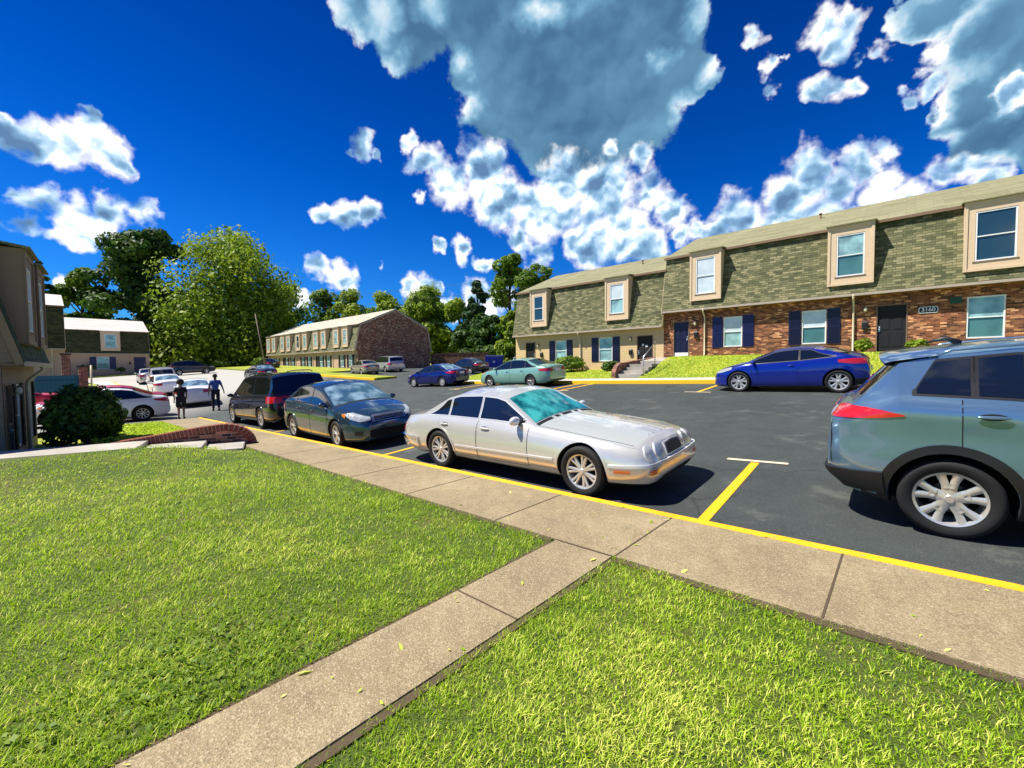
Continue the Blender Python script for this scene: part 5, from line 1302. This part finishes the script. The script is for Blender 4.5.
def person(label, x, y, h, face, shirt, trousers, skin, hair, female):
    z = gz(x, y)-.05; root = empty('person', (x, y, z), face); tag(root, label, 'person'); k = h/1.75
    # local +x is forward, +y is left ; a walking figure
    J = dict(pel=(0,0,.95), sp=(0,0,1.12), ch=(.01,0,1.32), nk=(.01,0,1.47), hd0=(.02,0,1.55), hd=(.035,0,1.66), top=(.03,0,1.735),
        shl=(0,.17,1.42), ell=(-.06,.25,1.15), wrl=(.08,.27,.92), hal=(.13,.26,.83), shr=(0,-.17,1.42), elr=(-.03,-.27,1.16), wrr=(.12,-.34,.96), har=(.17,-.36,.88),
        hil=(0,.09,.92), knl=(.10,.10,.50), anl=(.02,.10,.09), tol=(.17,.11,.03), hir=(0,-.09,.92), knr=(.02,-.10,.50), anr=(-.22,-.10,.14), tor=(-.10,-.11,.03))
    if female: J.update(wrl=(.06,.24,.95), elr=(0,-.22,1.15), wrr=(.14,-.20,1.0), har=(.2,-.17,.97), anr=(-.12,-.10,.10), tor=(.02,-.11,.03), knr=(.03,-.09,.5))
    names = list(J); V = [tuple(c*k for c in J[n]) for n in names]; I = {n: i for i, n in enumerate(names)}
    E_ = [(I[a], I[b]) for a, b in [('pel','sp'),('sp','ch'),('ch','nk'),('nk','hd0'),('hd0','hd'),('hd','top'),('ch','shl'),('shl','ell'),('ell','wrl'),('wrl','hal'),('ch','shr'),('shr','elr'),('elr','wrr'),('wrr','har'),('pel','hil'),('hil','knl'),('knl','anl'),('anl','tol'),('pel','hir'),('hir','knr'),('knr','anr'),('anr','tor')]]
    rad = dict(pel=.115, sp=.105, ch=.125, nk=.05, hd0=.06, hd=.088, top=.05, shl=.058, ell=.042, wrl=.028, hal=.030, shr=.058, elr=.042, wrr=.028, har=.030, hil=.088, knl=.056, anl=.036, tol=.032, hir=.088, knr=.056, anr=.036, tor=.032)
    body = skin_mesh('body', V, E_, [rad[n]*k for n in names], skin, root)
    for hn in ('hal', 'har'):      # fingers
        c = Vector(J[hn])*k
        fv = []; fe = []; fr = []
        for q in range(4):
            a = c+Vector((.01, (q-1.5)*.016, -.02)); b0 = len(fv); L = (.055, .062, .058, .045)[q]
            fv += [tuple(a), tuple(a+Vector((.016, 0, -L*.55))), tuple(a+Vector((.010, 0, -L)))]; fe += [(b0, b0+1), (b0+1, b0+2)]; fr += [.009, .008, .006]
        # thumb
        b0 = len(fv); fv += [tuple(c), tuple(c+Vector((.035, .0, -.02))), tuple(c+Vector((.045, 0, -.045)))]; fe += [(b0, b0+1), (b0+1, b0+2)]; fr += [.011, .010, .007]
        m = MB()
        for a, b in fe: m.tube([fv[a], fv[b]], [fr[a], fr[b]], 6)
        m.build('fingers', skin, body)
    def sub(nm, keys, edges, scale, mat, over={}):
        ii = {n: i for i, n in enumerate(keys)}; vv = [tuple(c*k for c in over.get(n+'_p', J[n]) ) for n in keys]
        return skin_mesh(nm, vv, [(ii[a], ii[b]) for a, b in edges], [over.get(n, rad[n]*scale+.012)*k for n in keys], mat, root)
    J['mel'] = tuple((Vector(J['shl'])*.25+Vector(J['ell'])*.75)); J['mer'] = tuple((Vector(J['shr'])*.25+Vector(J['elr'])*.75)); rad['mel'] = rad['mer'] = .05
    sub('shirt', ['pel','sp','ch','shl','mel','shr','mer'], [('pel','sp'),('sp','ch'),('ch','shl'),('shl','mel'),('ch','shr'),('shr','mer')], 1.06, shirt, dict(pel=.155 if female else .14, sp=.14 if female else .125, ch=.15))
    if female:
        J['hl'] = (.03, .12, .52); J['hrr'] = (.02, -.12, .52); rad['hl'] = rad['hrr'] = .1
        sub('shorts', ['pel','hil','hl','hir','hrr'], [('pel','hil'),('hil','hl'),('pel','hir'),('hir','hrr')], 1.1, trousers, dict(pel=.15, hl=.10, hrr=.10, hil=.12, hir=.12))
    else:
        sub('trousers', ['pel','hil','knl','anl','hir','knr','anr'], [('pel','hil'),('hil','knl'),('knl','anl'),('pel','hir'),('hir','knr'),('knr','anr')], 1.08, trousers, dict(anl=.055, anr=.055, knl=.075, knr=.075))
    m = MB(); c = Vector(J['hd'])*k
    if female:
        m.ball((c.x-.03, c.y, c.z+.05), (.15*k, .155*k, .14*k), 0, 14, 9); m.ball((c.x-.07, c.y, c.z+.12), (.09, .10, .08), 0, 10, 7)
    else: m.ball((c.x-.012, c.y, c.z+.035), (.108*k, .098*k, .10*k), 0, 14, 9)
    m.build('hair', hair, root)
    m = MB(); f = Vector(J['hd'])*k
    for sy in (-1, 1): m.ball((f.x+.088*k, sy*.034*k, f.z-.005), (.010, .016, .010), 0, 8, 6)
    m.build('eyes', M['hair'], body)
    m = MB(); m.ball((f.x+.10*k, 0, f.z-.035*k), (.020, .014, .024), 0, 8, 6)
    for sy in (-1, 1): m.ball((f.x, sy*.094*k, f.z-.02), (.020, .012, .03), 0, 8, 6)
    m.ball((f.x+.088*k, 0, f.z-.075*k), (.012, .026, .007), 0, 8, 5)
    m.build('nose_and_ears', skin, body)
    for a, b in (('anl','tol'), ('anr','tor')):
        pa = Vector(J[a])*k; pb = Vector(J[b])*k; m = MB(); mid = (pa+pb)/2; d = pb-pa; ang = math.atan2(-d.z, Vector((d.x, d.y)).length)
        m.ball((0, 0, 0), (.145*k, .05*k, .048*k), 0, 12, 7); s_ = m.build('shoe', M['blackcloth'], root); s_.location = (mid.x+.01, mid.y, max(.045, mid.z-.02)); s_.rotation_euler = (0, ang*.6, 0)
    return root
person('person in black top and long shorts with frizzy hair, walking away on the left', -22.9, 4.05, 1.62, R(165), M['blackcloth'], M['blackcloth'], M['skin2'], M['hairM'], True)
person('man in blue shirt and black trousers striding away past the white sedan', -25.2, 5.85, 1.80, R(172), M['blueshirt'], M['blackcloth'], M['skin'], M['hair'], False)

# ------------------------------------------------------------------ camera, sun, sky
YAW, PITCH, ROLL = R(42.3), R(2.4), R(.55)
fw = Vector((-math.sin(YAW)*math.cos(PITCH), math.cos(YAW)*math.cos(PITCH), -math.sin(PITCH)))
r0 = Vector((math.cos(YAW), math.sin(YAW), 0)); u0 = r0.cross(fw); rt = r0*math.cos(ROLL)-u0*math.sin(ROLL); upv = rt.cross(fw)
cam = bpy.data.cameras.new('camera'); co = bpy.data.objects.new('camera', cam); COL.objects.link(co)
co.matrix_world = Matrix(((rt.x, upv.x, -fw.x, 0), (rt.y, upv.y, -fw.y, 0), (rt.z, upv.z, -fw.z, EYE), (0, 0, 0, 1)))
cam.sensor_width = 36; cam.lens = 430/1024*36; cam.clip_start = .05; cam.clip_end = 3000
scene.camera = co
SUN = Vector((-.74, -.67, 0)).normalized(); EL = R(59)
sd = Vector((SUN.x*math.cos(EL), SUN.y*math.cos(EL), math.sin(EL)))
sl = bpy.data.lights.new('sun', 'SUN'); sl.energy = 5.0; sl.angle = R(.53); sl.color = (1, .955, .87)
so = bpy.data.objects.new('sun', sl); COL.objects.link(so); so.rotation_euler = sd.to_track_quat('Z', 'Y').to_euler(); so.location = (0, 0, 30)

GREY = [(-38.3,33.6,9), (-30.7,34,8.7), (-23.5,34.7,4.9), (-25.8,29.4,5.8), (-35.8,28.5,5.9), (-42.8,34.6,4.4), (-46,38.2,5.5), (-54.5,36.9,4.1), (-60.5,38,3.3), (-19.5,30.2,2.3), (-32,25.7,4.6), (-47.3,33.7,2.2), (-43.5,30.1,3.7), (-38.2,42.1,7.6), (-25.9,40.9,6.5), (-51,41.2,6), (1.8,29.7,2), (4.7,26.3,3.7), (7.4,22.3,4.7), (3.6,22,2.6), (6.1,19.6,3.5), (0.1,30.1,1.5), (8.8,26.9,5.2), (10,18.4,4.2)]
WHITE = [(-54.8,26.5,1.3), (-52.6,24.3,2.7), (-50.1,22,3.2), (-46.2,23.8,3.9), (-43.6,20.8,4.5), (-38.4,19.3,5.4), (-35.8,22.3,4), (-30.7,20.8,5.2), (-28.2,16.9,4.7), (-24.6,20.5,3.3), (-22.2,17.8,2.8), (-32,15.2,3.6), (-24.6,14.3,2.9), (-20.8,15.2,1.3), (-29.2,25.7,1.5), (-25.2,24.2,1.7), (-54.2,20.9,1), (-48.7,14.9,1.6), (-51.5,15.5,1.1), (-45.8,13.6,1.3), (-41.3,16.3,2), (-38.7,13.9,2.3), (-40,15.1,2), (-60.5,25.1,1.6), (-62.1,24.8,0.8), (-59,24.7,0.7), (-65.8,18.1,1.5), (-63,18.1,2.4), (-60.6,18.1,1.9), (-66.2,11.8,1.9), (-64,11.3,2.2), (-62.4,10.2,1.5), (-59.1,12.6,0.8), (-90.8,19.7,1.7), (-89.2,19.5,2), (-87.3,19.5,2.3), (-85.8,20.9,1.7), (-84.6,19.9,2), (-83.3,19.4,0.9), (-85.7,22.2,0.9), (-91.3,20.6,1), (-90.4,15.4,1.1), (-89.1,14.8,1.9), (-87.5,14,2.2), (-85.7,13.8,1.5), (-84.1,14.9,1.9), (-82.1,15.3,1.5), (-89.9,12.4,1.3), (-86.9,12.2,1.4), (-88.2,12.4,1.4), (-84.8,13.5,1.5), (-54.8,9.8,1.9), (-52.9,9.4,1.1), (-46.4,8.7,3), (-43.1,9.7,2.3), (-51,7.1,2), (-68.3,8,1.4), (-87.8,7.4,1.2), (-86.1,6.6,1), (-5.6,30.2,2), (-7.3,32.1,1.8), (-6.5,26.6,1.9), (-4.8,26.2,1.3), (-4.6,31.9,1.5), (-7.6,25.9,1), (-2,28.5,1), (-3.3,28.3,0.8), (-13.3,32.6,1.2), (-11.8,30,1), (-11.3,28.1,0.9), (-10.6,30.3,0.6), (-9.7,18.2,3), (-8.1,19.8,2.3), (-6.1,17.9,2.7), (-3.9,19.3,2.4), (-2,19.5,1.4), (-2,17.1,2.8), (-10.6,15.8,2.9), (-6.1,15.3,2.9), (-14.8,16.1,3.3), (-17.2,14.7,2.5), (-12.5,13.8,3.2), (2.2,16.8,1.9), (4,17,1.8), (5.4,15.5,1.4), (-0.2,15.4,2.6), (-18.8,15.5,1.7), (1,24.5,1.1), (-0.4,24.2,0.8), (1.3,22.4,0.7), (6.3,21.7,1)]
LIT = [(-64.1,36.7,2.9), (-61,34.7,2.3), (-56.7,33.7,1.9), (-58.4,36.8,2.3), (-19,35.8,2.2), (-17.7,30.7,1.6), (-20,27.9,2.1), (-22.9,32.9,1.6), (-48.3,34.3,1.7), (-47.4,30.5,1.9), (-52.3,38.6,2.6), (-38.2,38.1,2.2), (-0.6,30,1.4), (1.2,27,1.3), (1.7,22.3,1.5), (2.4,19.7,1.5), (6.4,21.7,1.4), (5.9,17,1.4)]
def sky():
    w = bpy.data.worlds.new('World'); scene.world = w; w.use_nodes = True; t = w.node_tree; bg = t.nodes['Background']
    N = lambda ty, **k: [setattr(q, a, b) for q in [t.nodes.new(ty)] for a, b in k.items()] and q if False else _n(t, ty, k)
    tc = t.nodes.new('ShaderNodeTexCoord'); D = tc.outputs['Generated']
    def mth(op, a, b=None, c=None, clamp=False):
        q = t.nodes.new('ShaderNodeMath'); q.operation = op; q.use_clamp = clamp
        for i, v in enumerate((a, b, c)):
            if v is None: continue
            if isinstance(v, (int, float)): q.inputs[i].default_value = v
            else: t.links.new(v, q.inputs[i])
        return q.outputs[0]
    def vm(op, a, b=None, sc=None):
        q = t.nodes.new('ShaderNodeVectorMath'); q.operation = op
        for i, v in enumerate((a, b)):
            if v is None: continue
            if isinstance(v, (tuple, Vector)): q.inputs[i].default_value = tuple(v)
            else: t.links.new(v, q.inputs[i])
        if sc is not None: q.inputs['Scale'].default_value = sc
        return q.outputs['Value'] if op in ('DISTANCE', 'DOT_PRODUCT') else q.outputs['Vector']
    def noise(v, s, d=5, r=.55, col=False):
        q = t.nodes.new('ShaderNodeTexNoise'); q.inputs['Scale'].default_value = s; q.inputs['Detail'].default_value = d; q.inputs['Roughness'].default_value = r; t.links.new(v, q.inputs['Vector'])
        return q.outputs['Color'] if col else q.outputs['Fac']
    def smooth(x, a, b):
        q = t.nodes.new('ShaderNodeMapRange'); q.interpolation_type = 'SMOOTHSTEP'; q.inputs[1].default_value = a; q.inputs[2].default_value = b; t.links.new(x, q.inputs[0]); return q.outputs[0]
    def mixc(f, a, b):
        q = t.nodes.new('ShaderNodeMix'); q.data_type = 'RGBA'
        for s_, v in ((q.inputs[0], f), (q.inputs[6], a), (q.inputs[7], b)):
            if isinstance(v, (int, float)): s_.default_value = v
            elif isinstance(v, tuple): s_.default_value = (*v, 1)
            else: t.links.new(v, s_)
        return q.outputs[2]
    sk = t.nodes.new('ShaderNodeTexSky'); sk.sky_type = 'NISHITA'; sk.sun_disc = False; sk.sun_elevation = EL; sk.sun_rotation = math.atan2(SUN.x, SUN.y); sk.altitude = 200; sk.air_density = 1.0; sk.dust_density = .2; sk.ozone_density = 4
    hs = t.nodes.new('ShaderNodeHueSaturation'); hs.inputs['Saturation'].default_value = SKY_SAT; hs.inputs['Value'].default_value = SKY_VAL; t.links.new(sk.outputs[0], hs.inputs['Color'])
    gm = t.nodes.new('ShaderNodeMix'); gm.data_type = 'RGBA'; gm.blend_type = 'MULTIPLY'; gm.inputs[0].default_value = 1; t.links.new(hs.outputs[0], gm.inputs[6]); gm.inputs[7].default_value = (*SKY_TINT, 1)
    # warp the direction so cloud edges billow
    w1 = vm('SUBTRACT', noise(D, 9, 4, .6, True), (.5, .5, .5)); w2 = vm('SUBTRACT', noise(D, 38, 4, .6, True), (.5, .5, .5))
    Dw = vm('ADD', vm('ADD', D, vm('SCALE', w1, sc=.10)), vm('SCALE', w2, sc=.022))
    def field(bl):
        f = None
        for az, el, r in bl:
            c = (math.sin(R(az))*math.cos(R(el)), math.cos(R(az))*math.cos(R(el)), math.sin(R(el)))
            v = mth('MULTIPLY_ADD', vm('DISTANCE', Dw, c), -1/R(r), 1.0)
            if f is None: f = v
            else: f = mth('SMOOTH_MAX', f, v, .18)
        return f
    g = field(GREY); c = field(WHITE); lit = field(LIT)
    g = mth('MULTIPLY', g, 1.6)
    # scattered cloud over the part of the sky behind the camera
    away = smooth(vm('DOT_PRODUCT', D, tuple(fw)), .35, -.1)
    rest = mth('MULTIPLY', mth('MULTIPLY_ADD', noise(D, 2.6, 6, .6), 3.0, -1.65), away)
    fine = mth('SUBTRACT', noise(D, 55, 6, .62), .5)
    def puff(v, s, d=1.6):
        q = t.nodes.new('ShaderNodeTexVoronoi'); q.feature = 'F1'; q.normalize = True; q.inputs['Scale'].default_value = s; q.inputs['Detail'].default_value = d; q.inputs['Roughness'].default_value = .55; q.inputs['Lacunarity'].default_value = 2.1; t.links.new(v, q.inputs['Vector'])
        return mth('SUBTRACT', 1, q.outputs['Distance'])
    Dp = vm('ADD', D, vm('SCALE', w1, sc=.05))
    billow = puff(Dp, 13)
    off = vm('ADD', Dp, tuple(rt*-.006+Vector((0, 0, .014)))); b2 = puff(off, 13)
    emb = mth('MULTIPLY', mth('SUBTRACT', billow, b2), 4.4)          # lit side of each billow
    G = mth('ADD', mth('ADD', g, mth('MULTIPLY', fine, .45)), mth('MULTIPLY', mth('SUBTRACT', billow, .72), .7)); Cc = mth('ADD', mth('ADD', c, mth('MULTIPLY', fine, .55)), mth('MULTIPLY', mth('SUBTRACT', billow, .72), 1.3))
    mg = smooth(G, .0, .30); mc = smooth(Cc, -.04, .5); mr = smooth(rest, .1, .5)
    edge = mth('SUBTRACT', 1, smooth(G, .10, 1.0))
    gl = mth('ADD', mth('MULTIPLY_ADD', mth('MULTIPLY', edge, smooth(noise(D, 3.4, 3, .5), .45, .7)), .7, .14), mth('MULTIPLY', emb, .13), None)
    gl = mth('MULTIPLY_ADD', smooth(lit, -.15, .9), .62, gl)
    gl = mth('MULTIPLY_ADD', mth('SUBTRACT', noise(D, 2.6, 3, .5), .5), 1.3, gl, True)
    def ramp(x, stops):
        q = t.nodes.new('ShaderNodeValToRGB'); t.links.new(x, q.inputs[0]); e = q.color_ramp.elements
        while len(e) < len(stops): e.new(.5)
        for i, (p, cc) in enumerate(stops): e[i].position = p; e[i].color = (*cc, 1)
        return q.outputs[0]
    K = CLOUD_K
    def kk(c_): return tuple(v*K for v in c_)
    gcol = ramp(gl, [(0, (.055, .14, .25)), (.3, (.13, .29, .44)), (.55, (.28, .47, .62)), (.75, (.55, .66, .74)), (.95, (1., 1., 1.))])
    wl = mth('ADD', mth('MULTIPLY_ADD', mth('MULTIPLY', smooth(Cc, .1, .8), 1.0), -.40, .74), mth('MULTIPLY_ADD', mth('SUBTRACT', noise(D, 8, 2, .5), .5), 1.1, emb))
    wcol = ramp(wl, [(0, (.10, .20, .36)), (.32, (.22, .40, .60)), (.55, (.55, .72, .88)), (.75, (1., 1., 1.))])
    sepz = t.nodes.new('ShaderNodeSeparateXYZ'); t.links.new(D, sepz.inputs[0]); sky_c = mixc(smooth(sepz.outputs[2], .15, .75), gm.outputs[2], vm('MULTIPLY', gm.outputs[2], (.30, .48, .62)))
    def scale(c_):
        q = vm('SCALE', c_, sc=K); return q
    col = mixc(mr, sky_c, scale(wcol)); col = mixc(mg, col, scale(gcol)); col = mixc(mc, col, scale(wcol))
    t.links.new(col, bg.inputs['Color']); bg.inputs['Strength'].default_value = SKY_STR
    w.cycles.sampling_method = 'MANUAL'; w.cycles.sample_map_resolution = 512
def _n(*a): return None
SKY_SAT, SKY_VAL, SKY_TINT, SKY_STR, CLOUD_K = 1.45, 1.0, (.24, .78, 1.35), .056, 12.6
sky()
v = scene.view_settings; v.view_transform = 'Standard'; v.look = 'None'; v.gamma = 1; v.exposure = .86
scene.cycles.max_bounces = 6; scene.cycles.diffuse_bounces = 2; scene.cycles.glossy_bounces = 3; scene.cycles.transmission_bounces = 2
scene.cycles.use_denoising = True; scene.cycles.sample_clamp_indirect = 4; scene.cycles.blur_glossy = .6
